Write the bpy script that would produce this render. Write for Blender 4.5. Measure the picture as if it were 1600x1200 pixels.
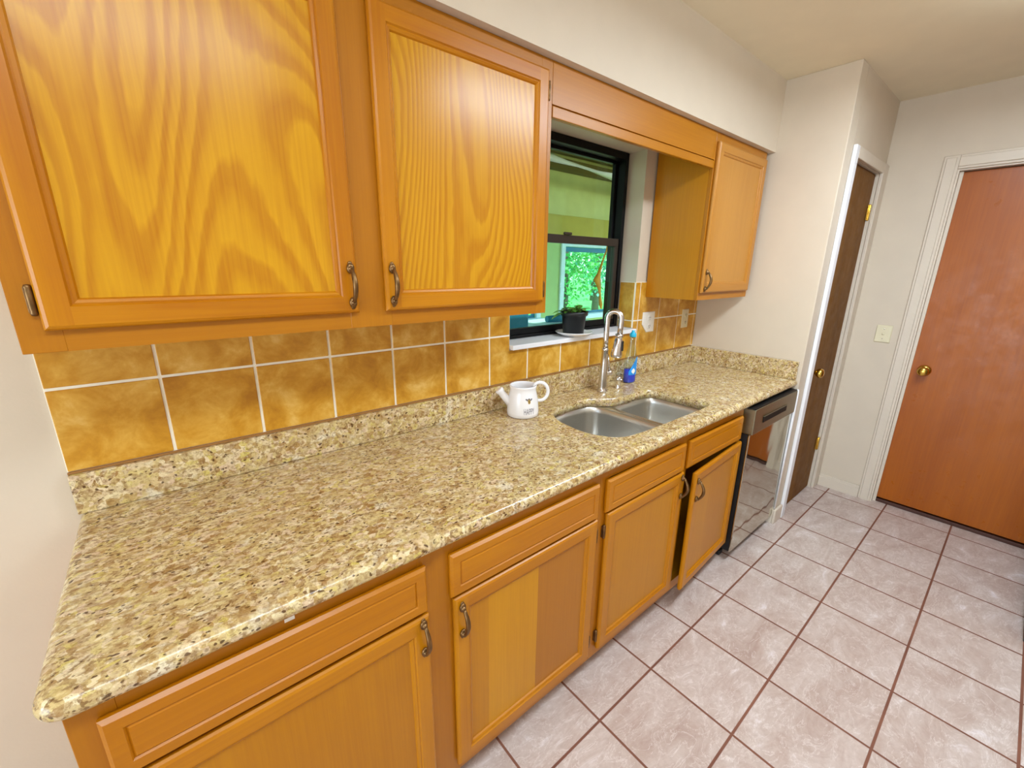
import bpy, bmesh, math, random
from mathutils import Vector, Matrix
random.seed(7)
SC = bpy.context.scene
COL = SC.collection
for o in list(bpy.data.objects):
    bpy.data.objects.remove(o)
PI = math.pi

# ------------------------------------------------------------------ camera, world, light, exposure
CAM_R = [[0.7710372563, -0.6366879008, 0.0114102365],
         [-0.1620952011, -0.2135645089, -0.9633874331],
         [0.6158138478, 0.7409580587, -0.2678702301]]
cam_data = bpy.data.cameras.new('camera')
cam = bpy.data.objects.new('camera', cam_data)
COL.objects.link(cam)
r_, d_, f_ = [Vector(v) for v in CAM_R]
M = Matrix((r_, -d_, -f_)).transposed().to_4x4()
M.translation = Vector((0.18144, -1.39700, 1.51313))
cam.matrix_world = M
cam_data.sensor_width = 36.0
cam_data.lens = 662.267 * 36.0 / 1600.0
cam_data.clip_start = 0.02
SC.camera = cam

SC.view_settings.view_transform = 'Standard'
SC.view_settings.look = 'None'
SC.view_settings.gamma = 1.0
SC.view_settings.use_curve_mapping = False
SC.view_settings.exposure = 0.0

world = bpy.data.worlds.new('world')
SC.world = world
world.use_nodes = True
wn = world.node_tree
bg = wn.nodes['Background']
sky = wn.nodes.new('ShaderNodeTexSky')
sky.sky_type = 'NISHITA'
sky.sun_disc = False
sky.sun_elevation = math.radians(50)
sky.sun_rotation = math.radians(200)
wn.links.new(sky.outputs[0], bg.inputs[0])
bg.inputs[1].default_value = 0.7


def lamp(name, kind, loc, rot, energy, color, size=None, size_y=None, angle=None, spread=None):
    d = bpy.data.lights.new(name, kind)
    d.energy = energy
    d.color = color
    if kind == 'AREA':
        d.shape = 'RECTANGLE'
        d.size = size
        d.size_y = size_y
        if spread: d.spread = spread
    if kind == 'SUN':
        d.angle = angle
    o = bpy.data.objects.new(name, d)
    o.location = loc
    o.rotation_euler = rot
    COL.objects.link(o)
    return o


# sun on the garden, daylight through the patio door behind the camera, ceiling fixtures
lamp('sun', 'SUN', (0, -10, 10), (math.radians(42), 0, math.radians(20)), 6.5, (1.0, 0.96, 0.88), angle=0.02)
lamp('patio_door_daylight', 'AREA', (-2.93, -1.35, 0.95), (math.radians(90), 0, math.radians(-90)), 57, (0.78, 0.97, 1.16), 1.9, 1.7)
lamp('ceiling_fixture_light', 'AREA', (2.1, -1.36, 2.375), (0, 0, 0), 28, (0.82, 0.98, 1.16), 1.2, 0.26)
lamp('second_fixture_light', 'AREA', (0.1, -1.6, 2.375), (0, 0, 0), 12, (0.86, 0.98, 1.1), 1.2, 0.26)


# ------------------------------------------------------------------ material helpers
def srgb(r, g, b):
    def c(v):
        v /= 255.0
        return v / 12.92 if v <= 0.04045 else ((v + 0.055) / 1.055) ** 2.4
    return (c(r), c(g), c(b), 1.0)


class NT:
    def __init__(s, name):
        s.m = bpy.data.materials.new(name)
        s.m.use_nodes = True
        s.t = s.m.node_tree
        s.b = s.t.nodes['Principled BSDF']

    def n(s, typ, **kw):
        nd = s.t.nodes.new(typ)
        ins = kw.pop('ins', {})
        for k, v in kw.items(): setattr(nd, k, v)
        for k, v in ins.items(): s.set(nd.inputs[k], v)
        return nd

    def set(s, inp, v):
        if isinstance(v, bpy.types.NodeSocket): s.t.links.new(v, inp)
        elif isinstance(v, bpy.types.Node): s.t.links.new(v.outputs[0], inp)
        else: inp.default_value = v

    def math(s, op, a, b=0.0, c=None, clamp=False):
        nd = s.n('ShaderNodeMath', operation=op)
        nd.use_clamp = clamp
        s.set(nd.inputs[0], a)
        s.set(nd.inputs[1], b)
        if c is not None: s.set(nd.inputs[2], c)
        return nd.outputs[0]

    def coord(s, scale=(1, 1, 1), rand=False, kind='Object'):
        tc = s.n('ShaderNodeTexCoord')
        v = tc.outputs[kind]
        mp = s.n('ShaderNodeMapping')
        s.set(mp.inputs['Vector'], v)
        mp.inputs['Scale'].default_value = scale
        out = mp.outputs[0]
        if rand:
            oi = s.n('ShaderNodeObjectInfo')
            ml = s.n('ShaderNodeVectorMath', operation='MULTIPLY_ADD')
            s.set(ml.inputs[0], oi.outputs['Random'])
            ml.inputs[1].default_value = (17.3, 9.1, 23.7)
            s.set(ml.inputs[2], out)
            out = ml.outputs[0]
        return out

    def noise(s, vec, scale, detail=2.0, rough=0.5, dist=0.0):
        nd = s.n('ShaderNodeTexNoise')
        s.set(nd.inputs['Vector'], vec)
        nd.inputs['Scale'].default_value = scale
        nd.inputs['Detail'].default_value = detail
        nd.inputs['Roughness'].default_value = rough
        nd.inputs['Distortion'].default_value = dist
        return nd.outputs['Fac']

    def ramp(s, fac, stops, interp='LINEAR'):
        nd = s.n('ShaderNodeValToRGB')
        cr = nd.color_ramp
        cr.interpolation = interp
        while len(cr.elements) < len(stops): cr.elements.new(0.5)
        for e, (p, c) in zip(cr.elements, stops):
            e.position = p
            e.color = c if not isinstance(c, (int, float)) else (c, c, c, 1)
        s.set(nd.inputs[0], fac)
        return nd.outputs[0]

    def mix(s, fac, a, b, mode='MIX'):
        nd = s.n('ShaderNodeMix', data_type='RGBA', blend_type=mode)
        s.set(nd.inputs[0], fac)
        s.set(nd.inputs[6], a)
        s.set(nd.inputs[7], b)
        return nd.outputs[2]

    def bump(s, h, strength=0.2, dist=0.002):
        nd = s.n('ShaderNodeBump')
        nd.inputs['Strength'].default_value = strength
        nd.inputs['Distance'].default_value = dist
        s.set(nd.inputs['Height'], h)
        s.set(s.b.inputs['Normal'], nd.outputs[0])

    def fin(s, color=None, rough=0.5, metal=0.0, spec=0.5, **kw):
        if color is not None: s.set(s.b.inputs['Base Color'], color)
        s.set(s.b.inputs['Roughness'], rough)
        s.b.inputs['Metallic'].default_value = metal
        s.b.inputs['Specular IOR Level'].default_value = spec
        for k, v in kw.items(): s.set(s.b.inputs[k], v)
        return s.m


def plain(name, col, rough=0.5, metal=0.0, spec=0.5, var=0.05, vscale=8.0, bump=0.0, bscale=200.0, **kw):
    t = NT(name)
    v = t.coord()
    nz = t.noise(v, vscale, 3)
    c1 = tuple(x * (1 - var) for x in col[:3]) + (1,)
    c2 = tuple(min(1, x * (1 + var)) for x in col[:3]) + (1,)
    c = t.ramp(nz, [(0.3, c1), (0.7, c2)])
    if bump:
        t.bump(t.noise(v, bscale, 3), bump, 0.002)
    return t.fin(c, rough, metal, spec, **kw)


def oak(name, light, dark, axis='z', rings=9.0, contrast=1.0, rough=0.3, freq=2.6, k=0.11):
    t = NT(name)
    sc = {'z': (1, 1, k), 'x': (k, 1, 1)}[axis]
    v = t.coord(sc, rand=True)
    big = t.noise(v, freq, 1.5, 0.4, 0.25)
    sv = t.coord({'z': (1, 1, 0.02), 'x': (0.02, 1, 1)}[axis], rand=True)
    wob = t.noise(v, 34.0, 2.0, 0.5)
    h = t.math('ADD', t.math('MULTIPLY', big, rings), t.math('MULTIPLY', wob, 0.6))
    saw = t.math('FRACT', h)
    line = t.ramp(saw, [(0.0, 0.0), (0.35, 0.25), (0.62, 1.0), (0.86, 0.9), (1.0, 0.0)])
    fib = t.noise(sv, 170.0, 2.0, 0.6)
    fibm = t.ramp(fib, [(0.35, 0.0), (0.7, 1.0)])
    f = t.math('ADD', t.math('MULTIPLY', line, 0.72 * contrast), t.math('MULTIPLY', fibm, 0.30), clamp=True)
    tone = t.noise(t.coord((1, 1, 0.35) if axis == 'z' else (0.35, 1, 1), rand=True), 1.7, 1.0)
    c = t.mix(f, light, dark)
    c = t.mix(t.math('MULTIPLY', tone, 0.35), c, dark)
    t.bump(t.math('SUBTRACT', 1.0, f), 0.10, 0.0006)
    return t.fin(c, rough, 0.0, 0.36)


OAK_L, OAK_D = srgb(214, 158, 20), srgb(176, 108, 2)
OAK_L2, OAK_D2 = srgb(196, 128, 6), srgb(168, 96, 2)
OAK_L3, OAK_D3 = srgb(182, 116, 14), srgb(158, 92, 8)
m_panel = oak('oak_panel', OAK_L, OAK_D, 'z', 54.0, 0.85, 0.26, 2.2, 0.27)
m_stile = oak('oak_stile', OAK_L2, OAK_D2, 'z', 5.0, 0.8, 0.3, 4.0)
m_rail = oak('oak_rail', OAK_L2, OAK_D2, 'x', 5.0, 0.8, 0.3, 4.0)
m_frame_v = oak('oak_face_frame', OAK_L3, OAK_D3, 'z', 2.0, 0.35, 0.33, 2.0)
m_frame_h = oak('oak_face_rail', OAK_L3, OAK_D3, 'x', 2.0, 0.35, 0.33, 2.0)
m_bpanel = oak('oak_base_panel', srgb(192, 128, 8), srgb(166, 100, 4), 'z', 3.0, 0.45, 0.33, 2.2)
m_bstile = oak('oak_base_stile', srgb(196, 130, 6), srgb(168, 98, 2), 'z', 3.0, 0.5, 0.3, 3.0)
m_brail = oak('oak_base_rail', srgb(192, 124, 6), srgb(166, 96, 2), 'x', 3.0, 0.5, 0.3, 3.0)
m_drawer = oak('oak_drawer', srgb(192, 122, 2), srgb(166, 96, 1), 'x', 3.0, 0.5, 0.3, 2.0)
m_haze_panel = oak('hazed_oak_panel', srgb(192, 134, 56), srgb(174, 114, 38), 'z', 3.0, 0.4, 0.36, 2.2)  # right upper door oak, lightened to paint in its grazing reflection haze
m_haze_stile = oak('hazed_oak_stile', srgb(188, 128, 48), srgb(170, 108, 30), 'z', 3.0, 0.4, 0.34, 2.2)
m_haze_rail = oak('hazed_oak_rail', srgb(188, 128, 48), srgb(170, 108, 30), 'x', 3.0, 0.4, 0.34, 2.2)
m_board_a = oak('oak_board_gold', srgb(204, 142, 8), srgb(180, 116, 4), 'z', 3.0, 0.4, 0.33, 2.2)
m_board_b = oak('oak_board_brown', srgb(176, 112, 22), srgb(156, 92, 12), 'z', 3.0, 0.4, 0.33, 2.2)
m_birch = oak('birch_side', srgb(196, 128, 8), srgb(170, 104, 4), 'z', 1.6, 0.35, 0.4, 2.0)
m_dark_in = plain('dark_recess', srgb(40, 24, 14), 0.8)

m_wall = plain('wall_paint', srgb(211, 195, 174), 0.55, var=0.02, bump=0.12, bscale=140.0)
m_ceil = plain('ceiling_paint', srgb(234, 220, 192), 0.8, var=0.02, bump=0.1, bscale=90.0)
m_trim = plain('trim_paint', srgb(214, 199, 180), 0.4, var=0.02)
m_white = plain('white_gloss_paint', srgb(236, 234, 236), 0.35, var=0.02)
m_bronze = plain('antique_bronze', srgb(122, 92, 58), 0.38, 0.9, var=0.35, vscale=60.0)
m_brass = plain('polished_brass', srgb(214, 178, 84), 0.2, 1.0, var=0.06)
m_chrome = plain('chrome', srgb(232, 232, 236), 0.08, 1.0, var=0.01)
m_nickel = plain('brushed_nickel', srgb(214, 208, 204), 0.22, 1.0, var=0.02)
m_black = plain('black_metal', srgb(12, 11, 12), 0.5, 0.0, 0.2, var=0.1)
m_olive = plain('bronze_sash', srgb(58, 48, 40), 0.4, 0.3, var=0.1)
m_blackpl = plain('black_plastic', srgb(16, 18, 20), 0.4, var=0.1)
m_ivory = plain('ivory_plastic', srgb(224, 212, 178), 0.35, var=0.02)
m_whitepl = plain('white_plastic', srgb(240, 236, 228), 0.3, var=0.02)
m_ceramic = plain('white_ceramic', srgb(240, 236, 236), 0.12, var=0.01)
m_ink = plain('grey_ink', srgb(120, 112, 118), 0.5)
m_gold = plain('bee_gold', srgb(206, 164, 60), 0.5)
m_inkblack = plain('bee_black', srgb(40, 30, 24), 0.5)
m_soil = plain('potting_soil', srgb(52, 30, 20), 0.95, var=0.4, vscale=200.0)
m_redbrown = plain('red_stems', srgb(120, 24, 20), 0.6, var=0.2, vscale=90.0)


def steel(name, col, rough, bump, bscale, axis_scale):
    t = NT(name)
    v = t.coord(axis_scale)
    nz = t.noise(v, 40.0, 3)
    c = t.ramp(nz, [(0.3, tuple(x * 0.93 for x in col[:3]) + (1,)), (0.7, col)])
    if bump: t.bump(t.noise(t.coord(), bscale, 1.0), bump, 0.02)
    return t.fin(c, rough, 1.0)


m_steel = steel('sink_steel', srgb(222, 220, 214), 0.33, 0.0, 1, (1, 12, 12))
m_dw = steel('dishwasher_steel', srgb(196, 192, 176), 0.055, 0.16, 5.0, (1, 1, 10))
m_dwp = steel('panel_steel', srgb(156, 156, 134), 0.3, 0.0, 1, (1, 1, 10))
m_fridge = steel('fridge_steel', srgb(186, 188, 190), 0.25, 0.0, 1, (1, 1, 10))


def granite(name='granite'):
    t = NT(name)
    rot = t.n('ShaderNodeMapping')
    t.set(rot.inputs[0], t.n('ShaderNodeTexCoord').outputs['Object'])
    rot.inputs['Rotation'].default_value = (0, 0, math.radians(25))
    rot.inputs['Scale'].default_value = (0.9, 1.2, 1.05)
    wv = t.n('ShaderNodeTexNoise')
    t.set(wv.inputs['Vector'], rot.outputs[0])
    wv.inputs['Scale'].default_value = 22.0
    wv.inputs['Detail'].default_value = 3
    vm = t.n('ShaderNodeVectorMath', operation='MULTIPLY_ADD')
    t.set(vm.inputs[0], wv.outputs['Color'])
    vm.inputs[1].default_value = (0.035, 0.035, 0.035)
    t.set(vm.inputs[2], rot.outputs[0])
    v = vm.outputs[0]
    vo = t.n('ShaderNodeTexVoronoi', feature='F1')
    t.set(vo.inputs['Vector'], v)
    vo.inputs['Scale'].default_value = 78.0
    sep = t.n('ShaderNodeSeparateColor')
    t.set(sep.inputs[0], vo.outputs['Color'])
    base = t.ramp(sep.outputs[0], [(0.0, srgb(178, 142, 86)), (0.22, srgb(214, 190, 130)), (0.42, srgb(160, 120, 70)),
                                   (0.6, srgb(232, 214, 172)), (0.8, srgb(212, 182, 150)), (1.0, srgb(208, 188, 98))])
    soft = t.noise(v, 26.0, 4, 0.6)
    base = t.mix(t.ramp(soft, [(0.45, 0.0), (0.66, 0.55)]), base, srgb(214, 196, 146))
    tan = t.noise(v, 12.0, 4, 0.65)
    base = t.mix(t.ramp(tan, [(0.52, 0.0), (0.68, 0.6)]), base, srgb(168, 128, 76))
    cream = t.noise(rot.outputs[0], 17.0, 3, 0.6)
    base = t.mix(t.ramp(cream, [(0.60, 0.0), (0.68, 0.7)]), base, srgb(232, 222, 196))
    # brown clusters
    cl = t.noise(v, 9.0, 2)
    br = t.noise(v, 110.0, 3, 0.6)
    brm = t.math('MULTIPLY', t.ramp(br, [(0.53, 0.0), (0.60, 1.0)]), t.ramp(cl, [(0.38, 0.25), (0.6, 1.0)]))
    base = t.mix(t.math('MULTIPLY', brm, 0.8), base, srgb(122, 86, 48))
    vd = t.n('ShaderNodeTexVoronoi', feature='F1')
    t.set(vd.inputs['Vector'], v)
    vd.inputs['Scale'].default_value = 125.0
    sp = t.n('ShaderNodeSeparateColor')
    t.set(sp.inputs[0], vd.outputs['Color'])
    dk = t.math('MULTIPLY', t.ramp(sp.outputs[1], [(0.85, 0.0), (0.88, 1.0)]),
                t.ramp(vd.outputs['Distance'], [(0.36, 1.0), (0.5, 0.0)]))
    base = t.mix(t.math('MULTIPLY', dk, 0.88), base, srgb(72, 40, 18))
    fn = t.noise(rot.outputs[0], 150.0, 4, 0.7)
    base = t.mix(t.ramp(fn, [(0.52, 0.0), (0.66, 0.6)]), base, srgb(128, 92, 48))
    base = t.mix(t.ramp(fn, [(0.30, 0.7), (0.42, 0.0)]), base, srgb(240, 228, 190))
    mid = t.noise(v, 45.0, 3, 0.6)
    base = t.mix(t.ramp(mid, [(0.56, 0.0), (0.68, 0.55)]), base, srgb(142, 104, 58))
    return t.fin(base, 0.22, 0.0, 0.5)


m_granite = granite()


def tile_mat():
    t = NT('ochre_tile')
    v = t.coord()
    cell = t.n('ShaderNodeVectorMath', operation='SNAP')
    off = t.n('ShaderNodeVectorMath', operation='ADD')
    t.set(off.inputs[0], v)
    off.inputs[1].default_value = (-0.157 + 0.2115 * 5, 5.0, -1.228 + 0.2115 * 10)
    t.set(cell.inputs[0], off.outputs[0])
    cell.inputs[1].default_value = (0.2115, 1, 0.2115)
    wn_ = t.n('ShaderNodeTexWhiteNoise')
    t.set(wn_.inputs['Vector'], cell.outputs[0])
    ad = t.n('ShaderNodeVectorMath', operation='MULTIPLY_ADD')
    t.set(ad.inputs[0], wn_.outputs['Color'])
    ad.inputs[1].default_value = (5, 5, 5)
    t.set(ad.inputs[2], v)
    n1 = t.noise(ad.outputs[0], 11.0, 5, 0.62, 0.3)
    c = t.ramp(n1, [(0.30, srgb(176, 116, 14)), (0.45, srgb(198, 140, 32)), (0.58, srgb(214, 162, 62)), (0.72, srgb(232, 192, 108))])
    t.bump(t.noise(v, 60, 3), 0.05, 0.002)
    return t.fin(c, 0.38, 0.0, 0.5)


m_tile = tile_mat()
m_caulk = plain('brown_caulk', srgb(150, 104, 48), 0.6)
m_grout = plain('white_grout', srgb(246, 240, 224), 0.7, var=0.03)


def floor_mat():
    t = NT('floor_tile')
    S, FX, FY, G = 0.3106, 1.1313, -0.7514, 0.0042
    tc = t.n('ShaderNodeTexCoord')
    sx = t.n('ShaderNodeSeparateXYZ')
    t.set(sx.inputs[0], tc.outputs['Object'])
    ux = t.math('DIVIDE', t.math('SUBTRACT', sx.outputs[0], FX - 40 * S), S)
    uy = t.math('DIVIDE', t.math('SUBTRACT', sx.outputs[1], FY - 40 * S), S)

    def edge(u):
        f = t.math('FRACT', u)
        return t.math('MULTIPLY', t.math('MINIMUM', f, t.math('SUBTRACT', 1.0, f)), S)
    d = t.math('MINIMUM', edge(ux), edge(uy))
    g = t.ramp(t.math('DIVIDE', d, 0.02), [(0.17, 1.0), (0.24, 0.0)])
    cell = t.n('ShaderNodeCombineXYZ')
    t.set(cell.inputs[0], t.math('FLOOR', ux))
    t.set(cell.inputs[1], t.math('FLOOR', uy))
    wn_ = t.n('ShaderNodeTexWhiteNoise')
    t.set(wn_.inputs['Vector'], cell.outputs[0])
    ad = t.n('ShaderNodeVectorMath', operation='MULTIPLY_ADD')
    t.set(ad.inputs[0], wn_.outputs['Color'])
    ad.inputs[1].default_value = (6, 6, 6)
    t.set(ad.inputs[2], tc.outputs['Object'])
    st = t.n('ShaderNodeMapping')
    t.set(st.inputs[0], ad.outputs[0])
    st.inputs['Rotation'].default_value = (0, 0, math.radians(35))
    st.inputs['Scale'].default_value = (0.6, 1.2, 1.0)
    n1 = t.noise(st.outputs[0], 8.0, 8, 0.72, 0.9)
    vn = t.noise(st.outputs[0], 14.0, 6, 0.65, 1.2)
    c = t.ramp(n1, [(0.28, srgb(172, 146, 134)), (0.45, srgb(190, 169, 158)), (0.60, srgb(204, 187, 178)), (0.74, srgb(236, 228, 230))])
    fine = t.noise(tc.outputs['Object'], 55.0, 4, 0.6)
    c = t.mix(t.ramp(fine, [(0.45, 0.0), (0.75, 0.35)]), c, srgb(168, 142, 128))
    c = t.mix(t.ramp(vn, [(0.485, 0.0), (0.50, 0.4), (0.515, 0.0)]), c, srgb(244, 236, 232))
    gc = t.ramp(t.noise(tc.outputs['Object'], 7.0, 2), [(0.3, srgb(112, 66, 48)), (0.7, srgb(134, 84, 62))])
    col = t.mix(g, c, gc)
    t.bump(t.math('SUBTRACT', 1.0, g), 0.35, 0.003)
    return t.fin(col, t.math('ADD', t.math('MULTIPLY', g, 0.4), 0.34), 0.0, 0.5)


m_floor = floor_mat()


def door_mat(name, c1, c2, rough, spec=0.5):
    t = NT(name)
    v = t.coord((1, 1, 0.12))
    n1 = t.noise(v, 9.0, 4, 0.6)
    n2 = t.noise(t.coord((1, 1, 0.03)), 160.0, 2)
    f = t.math('ADD', t.math('MULTIPLY', n1, 0.7), t.math('MULTIPLY', n2, 0.4))
    c = t.ramp(f, [(0.35, c1), (0.75, c2)])
    rr = t.ramp(t.noise(t.coord(), 14.0, 5, 0.7), [(0.3, rough - 0.05), (0.7, rough + 0.12)])
    t.bump(t.noise(t.coord(), 30.0, 3), 0.03, 0.003)
    return t.fin(c, rr, 0.0, spec)


m_door_pantry = door_mat('pantry_door_wood', srgb(100, 60, 16), srgb(130, 86, 30), 0.5, 0.12)
m_door_brown = door_mat('brown_door_wood', srgb(152, 74, 4), srgb(174, 92, 8), 0.3, 0.35)
m_threshold = plain('dark_threshold', srgb(70, 34, 18), 0.5)


def glass(name, tint, ior=1.45, refl=1.0):
    m = bpy.data.materials.new(name)
    m.use_nodes = True
    t = m.node_tree
    t.nodes.clear()
    out = t.nodes.new('ShaderNodeOutputMaterial')
    tr = t.nodes.new('ShaderNodeBsdfTransparent')
    tr.inputs[0].default_value = tint
    gl = t.nodes.new('ShaderNodeBsdfGlossy')
    gl.inputs['Roughness'].default_value = 0.02
    lw = t.nodes.new('ShaderNodeLayerWeight')
    lw.inputs[0].default_value = 0.5
    pw = t.nodes.new('ShaderNodeMath')
    pw.operation = 'POWER'
    t.links.new(lw.outputs['Facing'], pw.inputs[0])
    pw.inputs[1].default_value = 4.5
    fr = t.nodes.new('ShaderNodeMath')
    fr.operation = 'MULTIPLY_ADD'
    t.links.new(pw.outputs[0], fr.inputs[0])
    fr.inputs[1].default_value = 0.8
    fr.inputs[2].default_value = 0.03 * refl
    mx = t.nodes.new('ShaderNodeMixShader')
    t.links.new(fr.outputs[0], mx.inputs[0])
    t.links.new(tr.outputs[0], mx.inputs[1])
    t.links.new(gl.outputs[0], mx.inputs[2])
    t.links.new(mx.outputs[0], out.inputs[0])
    return m


m_glass = glass('window_glass', (0.88, 0.97, 0.90, 1))
m_glass_teal = glass('window_glass_teal', (0.72, 0.97, 0.92, 1))
m_clear = glass('clear_plastic', (0.84, 0.92, 0.95, 1), 1.35, 3.0)


def emit(name, col, s):
    t = NT(name)
    t.fin(col, 0.5)
    t.b.inputs['Emission Color'].default_value = col
    t.b.inputs['Emission Strength'].default_value = s
    return t.m


m_diffuser = emit('lamp_diffuser', (0.85, 0.97, 1.0, 1), 9.0)


# ------------------------------------------------------------------ mesh helpers
class MB:
    def __init__(s):
        s.bm = bmesh.new()
        s.mats = []

    def mi(s, m):
        if m not in s.mats: s.mats.append(m)
        return s.mats.index(m)

    def box(s, x0, x1, y0, y1, z0, z1, m, bev=0.0, seg=2):
        i = s.mi(m)
        t = bmesh.new()
        vs = [t.verts.new((x, y, z)) for x in (x0, x1) for y in (y0, y1) for z in (z0, z1)]
        for q in ((0, 1, 3, 2), (4, 6, 7, 5), (0, 4, 5, 1), (2, 3, 7, 6), (0, 2, 6, 4), (1, 5, 7, 3)):
            t.faces.new([vs[k] for k in q])
        if bev:
            bmesh.ops.bevel(t, geom=t.edges[:], offset=bev, segments=seg, affect='EDGES', profile=0.5)
        bmesh.ops.recalc_face_normals(t, faces=t.faces[:])
        s.merge(t, i)
        return s

    def merge(s, t, i, mat=None):
        mp = {}
        for v in t.verts:
            mp[v] = s.bm.verts.new(mat @ v.co if mat else v.co)
        for f in t.faces:
            try:
                nf = s.bm.faces.new([mp[v] for v in f.verts])
                nf.material_index = i if i is not None else f.material_index
                nf.smooth = f.smooth
            except ValueError:
                pass
        t.free()

    def quad(s, pts, m, smooth=False):
        f = s.bm.faces.new([s.bm.verts.new(p) for p in pts])
        f.material_index = s.mi(m)
        f.smooth = smooth
        return f

    def rings(s, rings, m, closed=True, cap0=False, cap1=False, smooth=True, mats=None):
        i = s.mi(m)
        R = [[s.bm.verts.new(p) for p in r] for r in rings]
        n = len(R[0])
        for a, b in zip(R, R[1:]):
            for k in range(n if closed else n - 1):
                f = s.bm.faces.new([a[k], a[(k + 1) % n], b[(k + 1) % n], b[k]])
                f.material_index = s.mi(mats[k]) if mats else i
                f.smooth = smooth
        if cap0:
            f = s.bm.faces.new(R[0][::-1])
            f.material_index = i
        if cap1:
            f = s.bm.faces.new(R[-1])
            f.material_index = i
        return R

    def lathe(s, prof, m, c=(0, 0, 0), axis='z', n=28, cap0=True, cap1=True):
        rr = []
        for r, h in prof:
            ring = []
            for k in range(n):
                a = 2 * PI * k / n
                x, y = max(r, 1e-5) * math.cos(a), max(r, 1e-5) * math.sin(a)
                p = {'z': (x, y, h), 'y': (x, h, y), 'x': (h, x, y)}[axis]
                ring.append((p[0] + c[0], p[1] + c[1], p[2] + c[2]))
            rr.append(ring)
        s.rings(rr, m, True, cap0, cap1)
        return s

    def tube(s, path, rad, m, n=14, cap=True, flat=None):
        P = [Vector(p) for p in path]
        if not isinstance(rad, (list, tuple)): rad = [rad] * len(P)
        t0 = (P[1] - P[0]).normalized()
        up = Vector((0, 0, 1)) if abs(t0.z) < 0.9 else Vector((1, 0, 0))
        u = t0.cross(up).normalized()
        rr = []
        for k, p in enumerate(P):
            t = (P[min(k + 1, len(P) - 1)] - P[max(k - 1, 0)]).normalized()
            u = (u - t * u.dot(t)).normalized()
            w = t.cross(u)
            f = flat if flat else 1.0
            rr.append([tuple(p + rad[k] * (math.cos(2 * PI * a / n) * u + f * math.sin(2 * PI * a / n) * w)) for a in range(n)])
        s.rings(rr, m, True, cap, cap)
        return s

    def ball(s, c, r, m, seg=16, scale=(1, 1, 1)):
        t = bmesh.new()
        bmesh.ops.create_uvsphere(t, u_segments=seg, v_segments=seg // 2 + 2, radius=r)
        for f in t.faces: f.smooth = True
        s.merge(t, s.mi(m), Matrix.Translation(c) @ Matrix.Diagonal((*scale, 1)))
        return s

    def prism(s, pts, lo, hi, m, axis='y'):
        i = s.mi(m)
        def P(p, h):
            return {'y': (p[0], h, p[1]), 'z': (p[0], p[1], h), 'x': (h, p[0], p[1])}[axis]
        s.rings([[P(p, lo) for p in pts], [P(p, hi) for p in pts]], m, True, True, True, smooth=False)
        return s

    def build(s, name, parent=None, loc=None, recalc=True):
        if recalc: bmesh.ops.recalc_face_normals(s.bm, faces=s.bm.faces[:])
        me = bpy.data.meshes.new(name)
        if loc is not None:
            bmesh.ops.translate(s.bm, verts=s.bm.verts[:], vec=-Vector(loc))
        s.bm.to_mesh(me)
        s.bm.free()
        for m in s.mats: me.materials.append(m)
        o = bpy.data.objects.new(name, me)
        COL.objects.link(o)
        if loc is not None: o.location = loc
        if parent is not None:
            o.parent = parent
            pw = Vector((0, 0, 0))
            q = parent
            while q is not None:
                pw = pw + q.location
                q = q.parent
            if loc is not None: o.location = Vector(loc) - pw
        return o


def tag(o, label=None, cat=None, group=None, kind=None):
    if label: o['label'] = label
    if cat: o['category'] = cat
    if group: o['group'] = group
    if kind: o['kind'] = kind
    return o


def thing(name, loc, label, cat, group=None, rotz=0.0, kind=None):
    o = bpy.data.objects.new(name, None)
    o.empty_display_size = 0.05
    o.location = loc
    o.rotation_euler = (0, 0, rotz)
    COL.objects.link(o)
    return tag(o, label, cat, group, kind)


def struct(o, label, cat):
    return tag(o, label, cat, kind='structure')


def copy_tree(o, parent=None):
    c = o.copy()
    COL.objects.link(c)
    if parent is not None: c.parent = parent
    for ch in list(o.children): copy_tree(ch, c)
    return c


# child meshes are written in the local frame of their parent (loc=None)

# ------------------------------------------------------------------ the setting
ZC, ZS, X1, YC, X2 = 2.462, 2.122, 2.90, -0.657, 3.711
WX0, WX1, WZ0, WZ1 = 1.322, 2.212, 1.186, 2.086      # window opening
XR, YO = -3.0, -2.45                                 # rear and opposite walls

b = MB(); b.box(XR - .1, 3.9, YO - .1, 0.0, -0.08, 0.0, m_floor)
struct(b.build('floor'), 'beige pink stone-look square tile floor with dark red brown grout', 'floor')
b = MB(); b.box(XR - .1, 3.9, YO - .1, 0.19, ZC, ZC + 0.08, m_ceil)
struct(b.build('ceiling'), 'plain cream painted kitchen ceiling', 'ceiling')
b = MB()
b.box(XR - .1, WX0, 0.0, 0.19, -0.08, ZC, m_wall)
b.box(WX1, 3.9, 0.0, 0.19, -0.08, ZC, m_wall)
b.box(WX0, WX1, 0.0, 0.19, -0.08, WZ0 - 0.022, m_wall)
b.box(WX0, WX1, 0.0, 0.19, WZ1, ZC, m_wall)
struct(b.build('wall_back'), 'cream painted wall behind the counter with the window opening', 'wall')
b = MB(); b.box(XR, X1, -0.337, 0.0, ZS, ZC, m_wall)
struct(b.build('wall_soffit'), 'cream painted soffit box above the upper cabinets', 'wall')
b = MB()
b.box(X1, X1 + 0.1, YC, 0.0, 0.0, ZC, m_wall, 0.003)
struct(b.build('wall_right'), 'cream end wall at the right end of the granite counter', 'wall')
PX0, PX1, PZ = 3.045, 3.615, 2.075                    # pantry door opening
b = MB()
b.box(X1 + 0.1, PX0, YC, YC + 0.1, 0.0, ZC, m_wall)
b.box(PX1, X2, YC, YC + 0.1, 0.0, ZC, m_wall)
b.box(PX0, PX1, YC, YC + 0.1, PZ, ZC, m_wall)
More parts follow.
